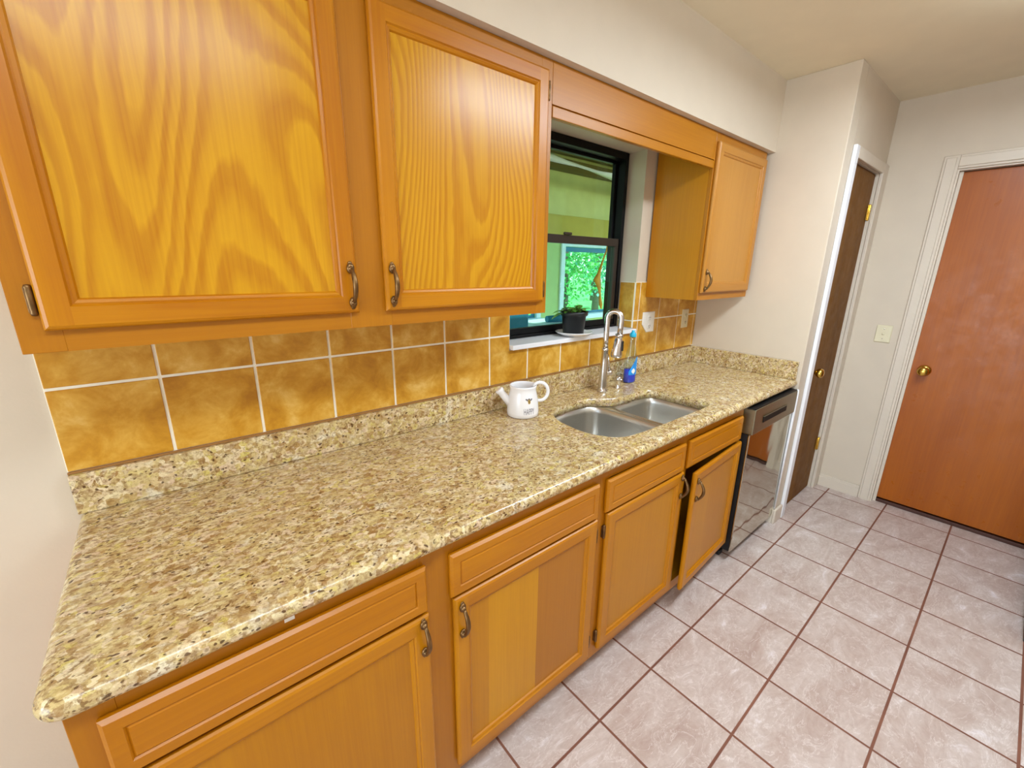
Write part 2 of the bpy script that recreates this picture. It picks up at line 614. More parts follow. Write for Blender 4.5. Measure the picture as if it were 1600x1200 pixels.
struct(b.build('wall_pantry'), 'cream wall around the narrow pantry door', 'wall')
DY0, DY1, DZ = -0.972, -1.77, 2.062                   # brown door opening
b = MB()
b.box(X2, X2 + 0.12, DY0, 0.0, 0.0, ZC, m_wall)
b.box(X2, X2 + 0.12, YO, DY1, 0.0, ZC, m_wall)
b.box(X2, X2 + 0.12, DY1, DY0, DZ, ZC, m_wall)
struct(b.build('wall_far'), 'cream far wall holding the light switch and the large brown door', 'wall')
b = MB(); b.box(XR, X2, YO - 0.1, YO, 0.0, ZC, m_wall)
struct(b.build('wall_opposite'), 'cream wall opposite the counter behind the camera', 'wall')
b = MB()
b.box(XR - 0.1, XR, YO, -2.30, 0.0, ZC, m_wall)
b.box(XR - 0.1, XR, -0.40, 0.0, 0.0, ZC, m_wall)
b.box(XR - 0.1, XR, -2.30, -0.40, 2.12, ZC, m_wall)
struct(b.build('wall_rear'), 'cream rear wall with the patio door opening', 'wall')

# casings, jambs and baseboards
b = MB()
cy0, cy1 = YC - 0.019, YC - 0.0005
b.box(PX0 - 0.043, PX0 + 0.010, cy0, cy1, 0.0, PZ + 0.045, m_white, 0.004)
b.box(PX0 + 0.010, PX1 - 0.010, cy0, cy1, PZ - 0.010, PZ + 0.045, m_trim, 0.004)
b.box(PX1 - 0.010, X2 - 0.001, cy0, cy1, 0.0, PZ + 0.045, m_trim, 0.004)
b.box(PX0 + 0.0005, PX0 + 0.010, YC, YC + 0.099, 0.0, PZ - 0.010, m_trim)
b.box(PX1 - 0.010, PX1 - 0.0005, YC, YC + 0.099, 0.0, PZ - 0.010, m_trim)
b.box(PX0 + 0.0005, PX1 - 0.0005, YC, YC + 0.099, PZ - 0.010, PZ - 0.0005, m_trim)
struct(b.build('trim_1'), 'white painted casing around the narrow pantry door', 'door trim')
b = MB()
cw = 0.066
for (ya, yb, za, zb) in ((DY0 - 0.006, DY0 + cw - 0.006, 0.0, DZ + cw), (DY1 - cw + 0.006, DY1 + 0.006, 0.0, DZ + cw),
                         (DY1 + 0.006, DY0 - 0.006, DZ - 0.006, DZ + cw)):
    b.box(X2 - 0.012, X2 - 0.0005, ya, yb, za, zb, m_trim, 0.003)
    iy0, iy1 = (ya + 0.012, yb - 0.012) if zb - za > 1 else (ya, yb)
    iz0, iz1 = (za, zb - 0.012) if zb - za > 1 else (za + 0.012, zb - 0.012)
    b.box(X2 - 0.019, X2 - 0.011, iy0, iy1, iz0, iz1, m_trim, 0.003)
b.box(X2, X2 + 0.119, DY0 - 0.014, DY0 - 0.0005, 0.0, DZ - 0.0005, m_trim)
b.box(X2, X2 + 0.119, DY1 + 0.0005, DY1 + 0.014, 0.0, DZ - 0.0005, m_trim)
b.box(X2, X2 + 0.119, DY1 + 0.014, DY0 - 0.014, DZ - 0.014, DZ - 0.0005, m_trim)
struct(b.build('trim_2'), 'cream moulded casing around the large brown door', 'door trim')
b = MB()
b.box(X2 - 0.014, X2 - 0.0005, DY0 + cw - 0.005, YC - 0.02, 0.0, 0.088, m_trim, 0.003)
b.box(X2 - 0.018, X2 - 0.012, DY0 + cw - 0.005, YC - 0.02, 0.0, 0.070, m_trim, 0.002)
struct(b.build('baseboard_far'), 'cream baseboard under the light switch', 'baseboard')
b = MB()
b.box(X1 - 0.014, X1 + 0.10, YC - 0.016, YC - 0.0005, 0.0, 0.095, m_trim, 0.005)
b.box(X1 - 0.014, X1 - 0.0005, YC - 0.0005, -0.575, 0.0, 0.095, m_trim, 0.004)
struct(b.build('baseboard_right'), 'short cream baseboard wrapped around the end wall corner', 'baseboard')
b = MB()
b.tube([(X1 - 0.0015, YC - 0.0015, 0.10), (X1 - 0.003, YC - 0.002, 0.5), (X1 - 0.0035, YC - 0.002, 0.80), (X1 - 0.0015, YC - 0.0015, 0.86)], [0.004, 0.007, 0.009, 0.006], m_white, 10)
struct(b.build('trim_3'), 'rough white corner bead on the end wall beside the dishwasher', 'corner trim')

# pantry door
def door_knob(parent, x, y, z, axis, sgn, mat=m_brass):
    m = MB()
    prof = [(0.033, 0.0), (0.033, 0.004), (0.024, 0.010), (0.012, 0.016), (0.011, 0.030), (0.020, 0.036), (0.027, 0.046), (0.028, 0.056), (0.023, 0.066), (0.012, 0.071), (0.0, 0.072)]
    m.lathe([(r, sgn * h) for r, h in prof], mat, (x, y, z), axis, 28)
    return m.build('knob', parent)


def door_hinge(parent, x, y, z, along='x'):
    m = MB()
    m.lathe([(0.0, -0.047), (0.005, -0.046), (0.0065, -0.042), (0.0065, 0.042), (0.005, 0.046), (0.0, 0.047)], m_brass, (x, y, z), 'z', 14)
    m.box(x - 0.034, x - 0.002, y + 0.002, y + 0.006, z - 0.044, z + 0.044, m_brass, 0.001)
    m.box(x + 0.002, x + 0.016, y + 0.001, y + 0.006, z - 0.044, z + 0.044, m_brass, 0.001)
    return m.build('hinge', parent)


YD = YC + 0.016
d1 = MB(); d1.box(PX0 + 0.014, PX1 - 0.013, YD, YD + 0.036, 0.008, PZ - 0.014, m_door_pantry, 0.002)
d1 = struct(d1.build('door_1'), 'narrow brown wooden pantry door with brass hinges and knob', 'door')
door_knob(d1, PX0 + 0.062, YD - 0.0005, 0.93, 'y', -1)
door_hinge(d1, PX1 - 0.014, YD - 0.008, 1.85)
door_hinge(d1, PX1 - 0.014, YD - 0.008, 0.34)
# brown door
XD = X2 + 0.042
d2 = MB(); d2.box(XD, XD + 0.04, DY1 + 0.017, DY0 - 0.017, 0.03, DZ - 0.018, m_door_brown, 0.002)
d2 = struct(d2.build('door_2'), 'large flat reddish brown door with a brass knob in the far wall', 'door')
door_knob(d2, XD - 0.0005, -1.062, 0.925, 'x', -1)
b = MB()
b.box(XD - 0.012, XD - 0.001, DY0 - 0.030, DY0 - 0.0145, 0.0, DZ - 0.016, m_trim)
b.box(XD - 0.010, XD + 0.07, DY1 + 0.015, DY0 - 0.015, 0.0, 0.022, m_threshold, 0.003)
struct(b.build('trim_4'), 'dark brown wooden threshold and stop under the large brown door', 'threshold')
b = MB()
b.box(X2 + 0.121, X2 + 0.16, DY1 - .1, DY0 + .1, 0.0, DZ + .1, m_dark_in)
struct(b.build('wall_beyond'), 'dark space behind the large brown door', 'wall')

# ------------------------------------------------------------------ backsplash tiles
def tiles():
    m = MB()
    xs = [-0.052, 0.157, 0.370, 0.580, 0.791, 1.002, 1.214, 1.425, 1.637, 1.848, 2.060, 2.206, 2.250, 2.455, 2.668, 2.872, 2.899]
    zr = [1.020, 1.228, 1.438]
    g = 0.0036
    for a, c in zip(xs, xs[1:]):
        for z0, z1 in zip(zr, zr[1:]):
            x0, x1, za, zb = a, c, z0, z1
            under = x1 > WX0 and x0 < WX1 - 0.01
            if under:
                if z0 > 1.1:
                    if x0 < WX0: x1 = WX0 - 0.003
                    else: continue
                elif x0 < WX0:
                    # tile cut around the window corner
                    m.box(x0 + g, x1 - g, -0.008, -0.0015, za + g, WZ0 - 0.024, m_tile, 0.0012, 1)
                    m.box(x0 + g, WX0 - 0.004, -0.008, -0.0015, WZ0 - 0.024, zb - g, m_tile)
                    continue
                else: zb = WZ0 - 0.024 + g
            if x1 - x0 < 0.012: continue
            x1e = x1 - g if not (under and x1 == WX0 - 0.003) else x1
            m.box(x0 + g, x1e, -0.008, -0.0015, za + g, zb - g, m_tile, 0.0012, 1)
    m.box(-0.050, WX0 - 0.001, -0.0055, -0.0006, 1.019, 1.437, m_grout)
    m.box(WX0 - 0.001, WX1 + 0.001, -0.0055, -0.0006, 1.019, WZ0 - 0.023, m_grout)
    m.box(WX1 + 0.001, 2.8985, -0.0055, -0.0006, 1.019, 1.437, m_grout)
    m.box(-0.050, 2.877, -0.0125, -0.0006, 1.0168, 1.0225, m_caulk, 0.001)
    # tiles turned into the window reveal on the right
    m.box(WX1 - 0.0055, WX1 - 0.0006, -0.004, 0.096, WZ0 + 0.001, 1.436, m_grout)
    m.box(WX1 - 0.008, WX1 - 0.0016, 0.004, 0.095, 1.230, 1.434, m_tile)
    m.box(WX1 - 0.008, WX1 - 0.0016, 0.004, 0.095, WZ0 + 0.003, 1.224, m_tile)
    return m.build('backsplash_tiles')


tag(tiles(), 'mottled ochre ceramic wall tiles with white grout above the granite strip', 'wall tiles', kind='structure')

# ------------------------------------------------------------------ kitchen window
win = struct(thing('window_1', (WX0, 0.10, WZ0), 'black framed single hung window above the sink', 'window'), 'black framed single hung window above the sink', 'window')
W, H = WX1 - WX0, WZ1 - WZ0
def L(m, x0, x1, y0, y1, z0, z1, mat, bev=0.002): m.box(x0, x1, y0, y1, z0, z1, mat, bev)
m = MB()
L(m, 0.002, 0.034, 0.0, 0.085, 0.002, H - 0.002, m_black)
L(m, W - 0.034, W - 0.009, 0.0, 0.085, 0.002, H - 0.002, m_black)
L(m, 0.034, W - 0.034, 0.0, 0.085, H - 0.036, H - 0.002, m_black)
L(m, 0.034, W - 0.034, 0.0, 0.085, 0.002, 0.016, m_black)
m.build('frame', win)
m = MB()
L(m, 0.036, W - 0.036, 0.008, 0.034, 0.017, 0.046, m_black)
L(m, 0.036, W - 0.036, 0.008, 0.034, 0.437, 0.476, m_olive)
L(m, 0.036, 0.066, 0.008, 0.034, 0.046, 0.437, m_olive)
L(m, W - 0.066, W - 0.036, 0.008, 0.034, 0.046, 0.437, m_olive)
m.box(0.42, 0.47, -0.004, 0.010, 0.476, 0.488, m_olive, 0.003)
lo = m.build('lower_sash', win)
m = MB(); m.box(0.060, W - 0.060, 0.019, 0.023, 0.040, 0.442, m_glass_teal)
m.build('glass_pane', lo)
m = MB()
L(m, 0.036, W - 0.036, 0.050, 0.072, H - 0.050, H - 0.037, m_black)
L(m, 0.036, W - 0.036, 0.050, 0.072, 0.445, 0.472, m_black)
L(m, 0.036, 0.052, 0.050, 0.072, 0.472, H - 0.050, m_black)
L(m, W - 0.052, W - 0.036, 0.050, 0.072, 0.472, H - 0.050, m_black)
up = m.build('upper_sash', win)
m = MB(); m.box(0.046, W - 0.046, 0.059, 0.063, 0.466, H - 0.044, m_glass)
m.build('glass_pane', up)
b = MB(); b.box(WX0 + 0.001, WX1 + 0.002, -0.028, 0.185, WZ0 - 0.021, WZ0, m_white, 0.003)
struct(b.build('trim_5'), 'white painted window sill above the sink', 'window sill')

# ------------------------------------------------------------------ cabinet doors and hardware
def rect_ring(x0, x1, z0, z1, d, y):
    return [(x0 + d, y, z0 + d), (x1 - d, y, z0 + d), (x1 - d, y, z1 - d), (x0 + d, y, z1 - d)]


def panel_door(name, parent, w, h, stile, ms, mr, mp, pos, t=0.019, label=None, rotz=0.0, boards=None):
    """Door in its own frame: hinge-neutral origin at lower left of its back face, front towards -y."""
    o = MB()
    side = [mr, ms, mr, ms]
    o.rings([rect_ring(0, w, 0, h, 0.003, 0), rect_ring(0, w, 0, h, 0.0, -0.006), rect_ring(0, w, 0, h, 0.0, -0.011),
             rect_ring(0, w, 0, h, 0.003, -t + 0.003), rect_ring(0, w, 0, h, 0.008, -t)], ms, mats=side, smooth=False)
    e, s_ = 0.008, stile
    for (xa, xb, za, zb, mt) in ((e, s_, e, h - e, ms), (w - s_, w - e, e, h - e, ms), (s_, w - s_, e, s_, mr), (s_, w - s_, h - s_, h - e, mr)):
        o.quad([(xa, -t, za), (xb, -t, za), (xb, -t, zb), (xa, -t, zb)], mt)
    o.rings([rect_ring(0, w, 0, h, s_, -t), rect_ring(0, w, 0, h, s_ + 0.003, -t + 0.004), rect_ring(0, w, 0, h, s_ + 0.006, -t + 0.0035),
             rect_ring(0, w, 0, h, s_ + 0.011, -t + 0.006), rect_ring(0, w, 0, h, s_ + 0.014, -t + 0.011), rect_ring(0, w, 0, h, s_ + 0.016, -t + 0.011)], ms, mats=side, smooth=False)
    q = s_ + 0.02
    o.quad([(0.003, 0, 0.003), (0.003, 0, h - 0.003), (w - 0.003, 0, h - 0.003), (w - 0.003, 0, 0.003)], ms)
    d = o.build('door', parent, recalc=True)
    d.location = pos
    d.rotation_euler = (0, 0, rotz)
    if label: d['label'] = label
    p = MB()
    xa, xb = s_ + 0.0135, w - s_ - 0.0135
    for u0, u1, mm in (boards or [(0.0, 1.0, mp)]):
        p.box(xa + (xb - xa) * u0, xa + (xb - xa) * u1, -t + 0.0105, -0.003, s_ + 0.0135, h - s_ - 0.0135, mm)
    p.build('door_panel', d)
    return d


def pull(parent, x, z, y=-0.019, hh=0.105):
    m = MB()
    for sg in (-1, 1):
        zz = z + sg * (hh / 2 - 0.012)
        m.ball((x, y - 0.004, zz), 0.0095, m_bronze, 14, (1, 0.65, 1.35))
        m.ball((x, y - 0.002, zz + sg * 0.011), 0.0055, m_bronze, 12, (1, 0.5, 1.1))
        m.lathe([(0.0075, 0.0), (0.0085, -0.003), (0.006, -0.006), (0.0045, -0.012)], m_bronze, (x, y - 0.003, zz), 'y', 14)
    pts, rad = [], []
    for k in range(15):
        u = k / 14.0
        pts.append((x, y - 0.010 - 0.019 * math.sin(PI * u) ** 0.8, z + (u - 0.5) * (hh - 0.024)))
        rad.append(0.0042 + 0.0022 * math.sin(PI * u))
    m.tube(pts, rad, m_bronze, 10)
    o = m.build('handle', parent)
    o['label'] = 'antique bronze pull handle'
    return o


def cab_hinge(parent, x, z, y=-0.004, side=1):
    m = MB()
    m.lathe([(0.0, -0.027), (0.004, -0.026), (0.0055, -0.022), (0.0048, -0.018), (0.0055, -0.016), (0.0055, 0.016), (0.0048, 0.018), (0.0055, 0.022), (0.004, 0.026), (0.0, 0.027)],
            m_bronze, (x, y - 0.005, z), 'z', 12)
    m.box(x - 0.007 if side > 0 else x - 0.001, x + 0.001 if side > 0 else x + 0.007, y - 0.002, y + 0.0035, z - 0.022, z + 0.022, m_bronze, 0.001)
    o = m.build('hinge', parent)
    o['label'] = 'dark bronze barrel hinge'
    return o


def drawer_front(parent, w, h, pos):
    t = 0.018
    o = MB()
    R = [rect_ring(0, w, 0, h, 0.002, 0), rect_ring(0, w, 0, h, 0.0, -0.005), rect_ring(0, w, 0, h, 0.0, -0.011), rect_ring(0, w, 0, h, 0.006, -t),
         rect_ring(0, w, 0, h, 0.026, -t), rect_ring(0, w, 0, h, 0.029, -t + 0.0035), rect_ring(0, w, 0, h, 0.033, -t + 0.0005)]
    o.rings(R, m_drawer, smooth=False, cap0=True, cap1=True)
    d = o.build('drawer_front', parent)
    d.location = pos
    return d


def carcass(parent, x0, x1, y0, y1, z0, z1, side_m, bottom_m, frame, stiles, rails, fv, fh, name='body'):
    """Box sides, bottom, back and a face frame. stiles / rails in absolute coords."""
    m = MB()
    tk = 0.016
    yf = y0 + 0.018
    m.box(x0, x0 + tk, yf, y1, z0, z1, side_m)
    m.box(x1 - tk, x1, yf, y1, z0, z1, side_m)
    m.box(x0 + tk, x1 - tk, yf, y1, z0 + 0.012, z0 + 0.012 + tk, bottom_m)
    m.box(x0 + tk, x1 - tk, y1 - 0.006, y1, z0 + 0.03, z1, m_dark_in)
    m.box(x0 + tk, x1 - tk, yf, y1, z1 - tk, z1, bottom_m)
    for a, c in stiles: m.box(a, c, y0, yf - 0.0002, z0, z1, fv, 0.0008, 1)
    for (a, c, za, zb) in rails: m.box(a, c, y0 + 0.0003, yf - 0.0002, za, zb, fh)
    return m


# ---- upper cabinets
UY, UZ0, UZ1 = -0.3075, 1.356, ZS - 0.001
up1 = thing('upper_cabinet', (-0.011, -0.001, UZ0), 'large two door oak upper cabinet left of the window', 'cabinet', 'oak upper cabinets')
def rel(m, parent, name):
    return m.build(name, parent, loc=tuple(parent.location))
def body(m, parent, name='body'):
    o = m.build(name)
    for v in o.data.vertices: v.co -= parent.location
    o.parent = parent
    return o
m = carcass(up1, -0.011, 1.236, UY, -0.0012, UZ0, UZ1, m_birch, m_birch, None,
            [(-0.011, 0.045), (0.555, 0.665), (1.190, 1.236)],
            [(0.045, 0.555, UZ0, UZ0 + 0.055), (0.665, 1.190, UZ0, UZ0 + 0.055), (0.045, 0.555, UZ1 - 0.055, UZ1), (0.665, 1.190, UZ1 - 0.055, UZ1)], m_frame_v, m_frame_h)
body(m, up1)
lp = up1.location
dl = panel_door('door', up1, 0.550, 0.690, 0.040, m_stile, m_rail, m_panel, (0.024 - lp.x, UY - 0.0006 - lp.y, 1.396 - lp.z), label='left door with bold oak grain')
pull(dl, 0.550 - 0.018, 0.067)
cab_hinge(dl, -0.006, 0.052, -0.002, 1); cab_hinge(dl, -0.006, 0.640, -0.002, 1)
dr = panel_door('door', up1, 0.563, 0.690, 0.040, m_stile, m_rail, m_panel, (0.645 - lp.x, UY - 0.0006 - lp.y, 1.396 - lp.z), label='right door beside the window')
pull(dr, 0.018, 0.067)
cab_hinge(dr, 0.569, 0.042, -0.002, -1); cab_hinge(dr, 0.569, 0.636, -0.002, -1)

up2 = thing('upper_cabinet', (2.300, -0.001, UZ0), 'small single door oak upper cabinet right of the window', 'cabinet', 'oak upper cabinets')
m = carcass(up2, 2.300, 2.870, UY, -0.0092, UZ0, UZ1, m_birch, m_birch, None, [(2.300, 2.345), (2.825, 2.870)],
            [(2.345, 2.825, UZ0, UZ0 + 0.055), (2.345, 2.825, UZ1 - 0.055, UZ1)], m_frame_v, m_frame_h)
body(m, up2)
lp = up2.location
ds = panel_door('door', up2, 0.540, 0.690, 0.040, m_haze_stile, m_haze_rail, m_haze_panel, (2.307 - lp.x, UY - 0.0006 - lp.y, 1.392 - lp.z))
pull(ds, 0.018, 0.062)
# valance over the window
m = MB()
m.box(1.237, 2.299, UY + 0.006, UY + 0.018, 1.968, UZ1, m_frame_h)
m.box(1.237, 2.299, UY, UY + 0.0058, 2.003, UZ1, m_frame_h, 0.001)
m.box(1.237, 2.299, UY - 0.003, UY + 0.0058, 1.966, 1.9985, m_frame_h, 0.002)
tag(m.build('valance'), 'long oak valance board spanning over the window', 'valance')

# ---- base cabinets
BY, BZ0, BZ1 = -0.611, 0.078, 0.8725
def base_body(parent, x0, x1, stiles, spans):
    m = carcass(parent, x0, x1, BY, -0.002, BZ0, BZ1 - 0.001, m_birch, m_birch, None, stiles,
                [(a, c, BZ0, BZ0 + 0.045) for a, c in spans] + [(a, c, 0.690, 0.722) for a, c in spans] + [(a, c, BZ1 - 0.045, BZ1 - 0.001) for a, c in spans], m_frame_v, m_frame_h)
    body(m, parent)
    t = MB(); t.box(x0, x1, BY + 0.075, BY + 0.09, 0.001, BZ0 - 0.0005, m_frame_h)
    body(t, parent, 'toe_kick')


bc1 = thing('base_cabinet', (-0.028, -0.002, 0.0), 'oak base cabinet with two drawers and two doors left of the sink', 'cabinet', 'oak base cabinets')
base_body(bc1, -0.028, 1.222, [(-0.028, 0.030), (0.552, 0.650), (1.180, 1.222)], [(0.030, 0.552), (0.650, 1.180)])
lp = bc1.location
yb = BY - 0.0006 - lp.y
drawer_front(bc1, 0.562, 0.125, (0.006 - lp.x, yb, 0.708))
drawer_front(bc1, 0.570, 0.125, (0.633 - lp.x, yb, 0.705))
d = panel_door('door', bc1, 0.560, 0.580, 0.040, m_bstile, m_brail, m_bpanel, (0.010 - lp.x, yb, 0.118), label='leftmost base door, handle at its upper right')
pull(d, 0.560 - 0.020, 0.525); cab_hinge(d, -0.006, 0.52, -0.002, 1); cab_hinge(d, -0.006, 0.06, -0.002, 1)
d = panel_door('door', bc1, 0.564, 0.580, 0.040, m_bstile, m_brail, m_bpanel, (0.640 - lp.x, yb, 0.118), label='second base door with two-tone panel, handle at its upper left', boards=[(0.0, 0.13, m_bpanel), (0.13, 0.54, m_board_a), (0.54, 1.0, m_board_b)])
pull(d, 0.020, 0.510); cab_hinge(d, 0.570, 0.51, -0.002, -1); cab_hinge(d, 0.570, 0.06, -0.002, -1)

bc2 = thing('base_cabinet', (1.223, -0.002, 0.0), 'oak base cabinet under the sink with one door ajar', 'cabinet', 'oak base cabinets')
def sink_body():
    m = MB()
    x0, x1, tk, yf = 1.223, 2.312, 0.016, BY + 0.018
    m.box(x0, x0 + tk, yf, -0.002, BZ0, BZ1 - 0.001, m_birch)
    m.box(x1 - tk, x1, yf, -0.002, BZ0, BZ1 - 0.001, m_birch)
    m.box(x0 + tk, x1 - tk, yf, -0.002, BZ0 + 0.012, BZ0 + 0.028, m_birch)
    m.box(x0 + tk, x1 - tk, -0.010, -0.002, BZ0 + 0.03, BZ1 - 0.001, m_dark_in)
    for a, c in ((1.223, 1.262), (1.725, 1.800), (2.272, 2.312)): m.box(a, c, BY, yf - 0.0002, BZ0, BZ1 - 0.001, m_frame_v, 0.0008, 1)
    for a, c in ((1.262, 1.725), (1.800, 2.272)):
        for za, zb in ((BZ0, BZ0 + 0.045), (0.690, 0.722), (BZ1 - 0.045, BZ1 - 0.001)): m.box(a, c, BY + 0.0003, yf - 0.0002, za, zb, m_frame_h)
    body(m, bc2)
    t = MB(); t.box(x0, x1, BY + 0.075, BY + 0.09, 0.001, BZ0 - 0.0005, m_frame_h)
    body(t, bc2, 'toe_kick')
sink_body()
lp = bc2.location
yb = BY - 0.0006 - lp.y
drawer_front(bc2, 0.504, 0.122, (1.246 - lp.x, yb, 0.706))
drawer_front(bc2, 0.500, 0.122, (1.782 - lp.x, yb, 0.706))
d = panel_door('door', bc2, 0.502, 0.580, 0.040, m_bstile, m_brail, m_bpanel, (1.256 - lp.x, yb, 0.118), label='closed sink cabinet door hinged on its left')
pull(d, 0.502 - 0.020, 0.520); cab_hinge(d, -0.005, 0.51, -0.002, 1); cab_hinge(d, -0.005, 0.06, -0.002, 1)
ang = math.radians(3.6)
wd = 0.510
hx = 2.300
d = panel_door('door', bc2, wd, 0.580, 0.040, m_bstile, m_brail, m_bpanel, (hx - wd * math.cos(ang) - lp.x, yb - wd * math.sin(ang) - 0.002, 0.112), label='sink cabinet door standing slightly ajar', rotz=ang)
pull(d, 0.020, 0.500)

m = MB(); m.box(0.272, 0.290, BY - 0.0012, BY - 0.0002, 0.846, 0.858, m_whitepl)
tag(m.build('paper_scrap'), 'tiny torn white paper scrap stuck to the cabinet frame under the counter edge', 'paper')

# ------------------------------------------------------------------ countertop
def catmull(pts, n=8):
    out = []
    N = len(pts)
    for i in range(N):
        p0, p1, p2, p3 = [Vector(pts[(i + k) % N]) for k in (-1, 0, 1, 2)]
        for k in range(n):
            t = k / n
            out.append(0.5 * ((2 * p1) + (p2 - p0) * t + (2 * p0 - 5 * p1 + 4 * p2 - p3) * t * t + (3 * p1 - p0 - 3 * p2 + p3) * t ** 3))
    return out


HOLE = catmull([(1.345, -0.355), (1.362, -0.265), (1.412, -0.195), (1.495, -0.158), (1.60, -0.150), (1.685, -0.160), (1.745, -0.200), (1.80, -0.230), (1.88, -0.238), (1.985, -0.238),
                (2.045, -0.250), (2.066, -0.300), (2.072, -0.42), (2.074, -0.515), (2.060, -0.555), (2.00, -0.565), (1.85, -0.565), (1.65, -0.565), (1.50, -0.560), (1.41, -0.540), (1.360, -0.475), (1.345, -0.415)], 6)
CX0, CX1, CYF, CT, CB = -0.050, 2.8985, -0.648, 0.914, 0.873


def countertop():
    root = thing('countertop', (-0.05, 0.0, CB), 'long speckled beige granite countertop with rounded front edge', 'countertop')
    m = MB()
    i = m.mi(m_granite)
    r = (CT - CB) / 2
    # inner path where the flat top ends
    path = [(CX1, CYF + r)]
    cr = 0.02
    path.append((CX0 + r + cr, CYF + r))
    for k in range(1, 7):
        a = k / 7 * PI / 2
        path.append((CX0 + r + cr - cr * math.sin(a), CYF + r + cr - cr * math.cos(a)))
    path += [(CX0 + r, CYF + r + cr), (CX0 + r, -0.001)]
    outer = path + [(CX1, -0.001)]
    bm = m.bm
    for z, flip in ((CT, False), (CB, True)):
        vo = [bm.verts.new((x, y, z)) for x, y in outer]
        vh = [bm.verts.new((p.x, p.y, z)) for p in HOLE]
        es = [bm.edges.new((vo[k], vo[(k + 1) % len(vo)])) for k in range(len(vo))]
        es += [bm.edges.new((vh[k], vh[(k + 1) % len(vh)])) for k in range(len(vh))]
        res = bmesh.ops.triangle_fill(bm, use_beauty=True, use_dissolve=False, edges=es)
        for f in res['geom']:
            if isinstance(f, bmesh.types.BMFace): f.material_index = i
        if not flip: top = (vo, vh)
        else: bot = (vo, vh)
    nh = len(HOLE)
    for k in range(nh):
        f = bm.faces.new([top[1][k], top[1][(k + 1) % nh], bot[1][(k + 1) % nh], bot[1][k]])
        f.smooth = True; f.material_index = i
    # bullnose around the front and the left end
    nrm = []
    for k in range(len(path)):
        a = Vector(path[max(k - 1, 0)]); c = Vector(path[min(k + 1, len(path) - 1)])
        d = (c - a).normalized()
        nrm.append(Vector((-d.y, d.x)) * -1)
    rings = []
    NS = 10
    for j in range(NS + 1):
        th = PI * j / NS
        ring = []
        for p, nn in zip(path, nrm):
            nn2 = -nn
            ring.append((p[0] + nn2.x * r * math.sin(th), p[1] + nn2.y * r * math.sin(th), (CT + CB) / 2 + r * math.cos(th)))
        rings.append(ring)
    m.rings(rings, m_granite, closed=False)
    bmesh.ops.remove_doubles(bm, verts=bm.verts[:], dist=1e-5)
    o = m.build('slab')
    for v in o.data.vertices: v.co -= root.location
    o.parent = root
    m = MB()
    m.box(CX0, CX1 - 0.0005, -0.023, -0.0095, CT + 0.0008, 1.0165, m_granite, 0.002)
    m.box(CX0 + 0.001, CX1 - 0.001, -0.0095, -0.0008, CT + 0.0008, 1.0160, m_granite)
    o = m.build('backsplash_strip')
    for v in o.data.vertices: v.co -= root.location
    o.parent = root
    m = MB(); m.box(CX1 - 0.022, CX1 - 0.0005, -0.640, -0.0235, CT + 0.0008, 1.0165, m_granite, 0.002)
    o = m.build('backsplash_strip')
    for v in o.data.vertices: v.co -= root.location
    o.parent = root
    return root


countertop()

# ------------------------------------------------------------------ sink
def offset_poly(poly, d):
    out = []
    n = len(poly)
    for k in range(n):
        a, c = poly[k - 1], poly[(k + 1) % n]
        t = (c - a).normalized()
        nn = Vector((t.y, -t.x))
        out.append(poly[k] + nn * d)
    return out


def basin(parent, pts, depth, drain):
    poly = catmull(pts, 6)
    area = sum(poly[k - 1].x * poly[k].y - poly[k].x * poly[k - 1].y for k in range(len(poly)))
    if area < 0: poly = poly[::-1]
    # outward offset positive
    zt = CB - 0.0015
    prof = [(0.016, 0.0), (0.004, 0.0), (0.0, -0.003), (-0.003, -0.03), (-0.008, -depth + 0.045), (-0.014, -depth + 0.02), (-0.028, -depth + 0.006), (-0.05, -depth)]
    rings = []
    for off, dz in prof:
        rings.append([(p.x, p.y, zt + dz) for p in offset_poly(poly, off)])
    c = Vector((sum(p.x for p in poly) / len(poly), sum(p.y for p in poly) / len(poly)))
    last = offset_poly(poly, -0.05)
    for s_ in (0.55, 0.25):
        rings.append([(c.x + (p.x - c.x) * s_, c.y + (p.y - c.y) * s_, zt - depth - 0.003) for p in last])
    m = MB()
    m.rings(rings, m_steel, True, False, True)
    o = m.build('basin')
    for v in o.data.vertices: v.co -= parent.location
    o.parent = parent
    dm = MB()
    dm.lathe([(0.040, 0.0), (0.042, 0.003), (0.034, 0.004), (0.030, -0.001), (0.012, -0.001), (0.010, 0.003), (0.0, 0.004)], m_chrome, (drain[0] , drain[1], zt - depth - 0.0025), 'z', 24)
    do = dm.build('drain')
    for v in do.data.vertices: v.co -= parent.location
    do.parent = o
    return o


sink = thing('sink', (1.71, -0.36, CB - 0.0015), 'undermount stainless steel double bowl sink in the granite countertop', 'sink')
bl = basin(sink, [(1.340, -0.355), (1.358, -0.262), (1.410, -0.190), (1.495, -0.152), (1.60, -0.145), (1.675, -0.155), (1.715, -0.190), (1.728, -0.26), (1.733, -0.38), (1.733, -0.50), (1.715, -0.552),
             (1.65, -0.570), (1.50, -0.566), (1.405, -0.545), (1.355, -0.478), (1.340, -0.415)], 0.215, (1.53, -0.35))
bl['label'] = 'larger left bowl'
br_ = basin(sink, [(1.772, -0.300), (1.785, -0.245), (1.84, -0.232), (1.985, -0.232), (2.050, -0.245), (2.072, -0.300), (2.078, -0.42), (2.078, -0.52), (2.060, -0.560), (2.00, -0.570), (1.85, -0.570), (1.79, -0.558), (1.772, -0.50), (1.770, -0.40)], 0.165, (1.93, -0.39))
br_['label'] = 'smaller right bowl'
m = MB(); m.box(1.7495, 1.7555, -0.566, -0.205, CB - 0.010, CB - 0.002, m_steel, 0.002)
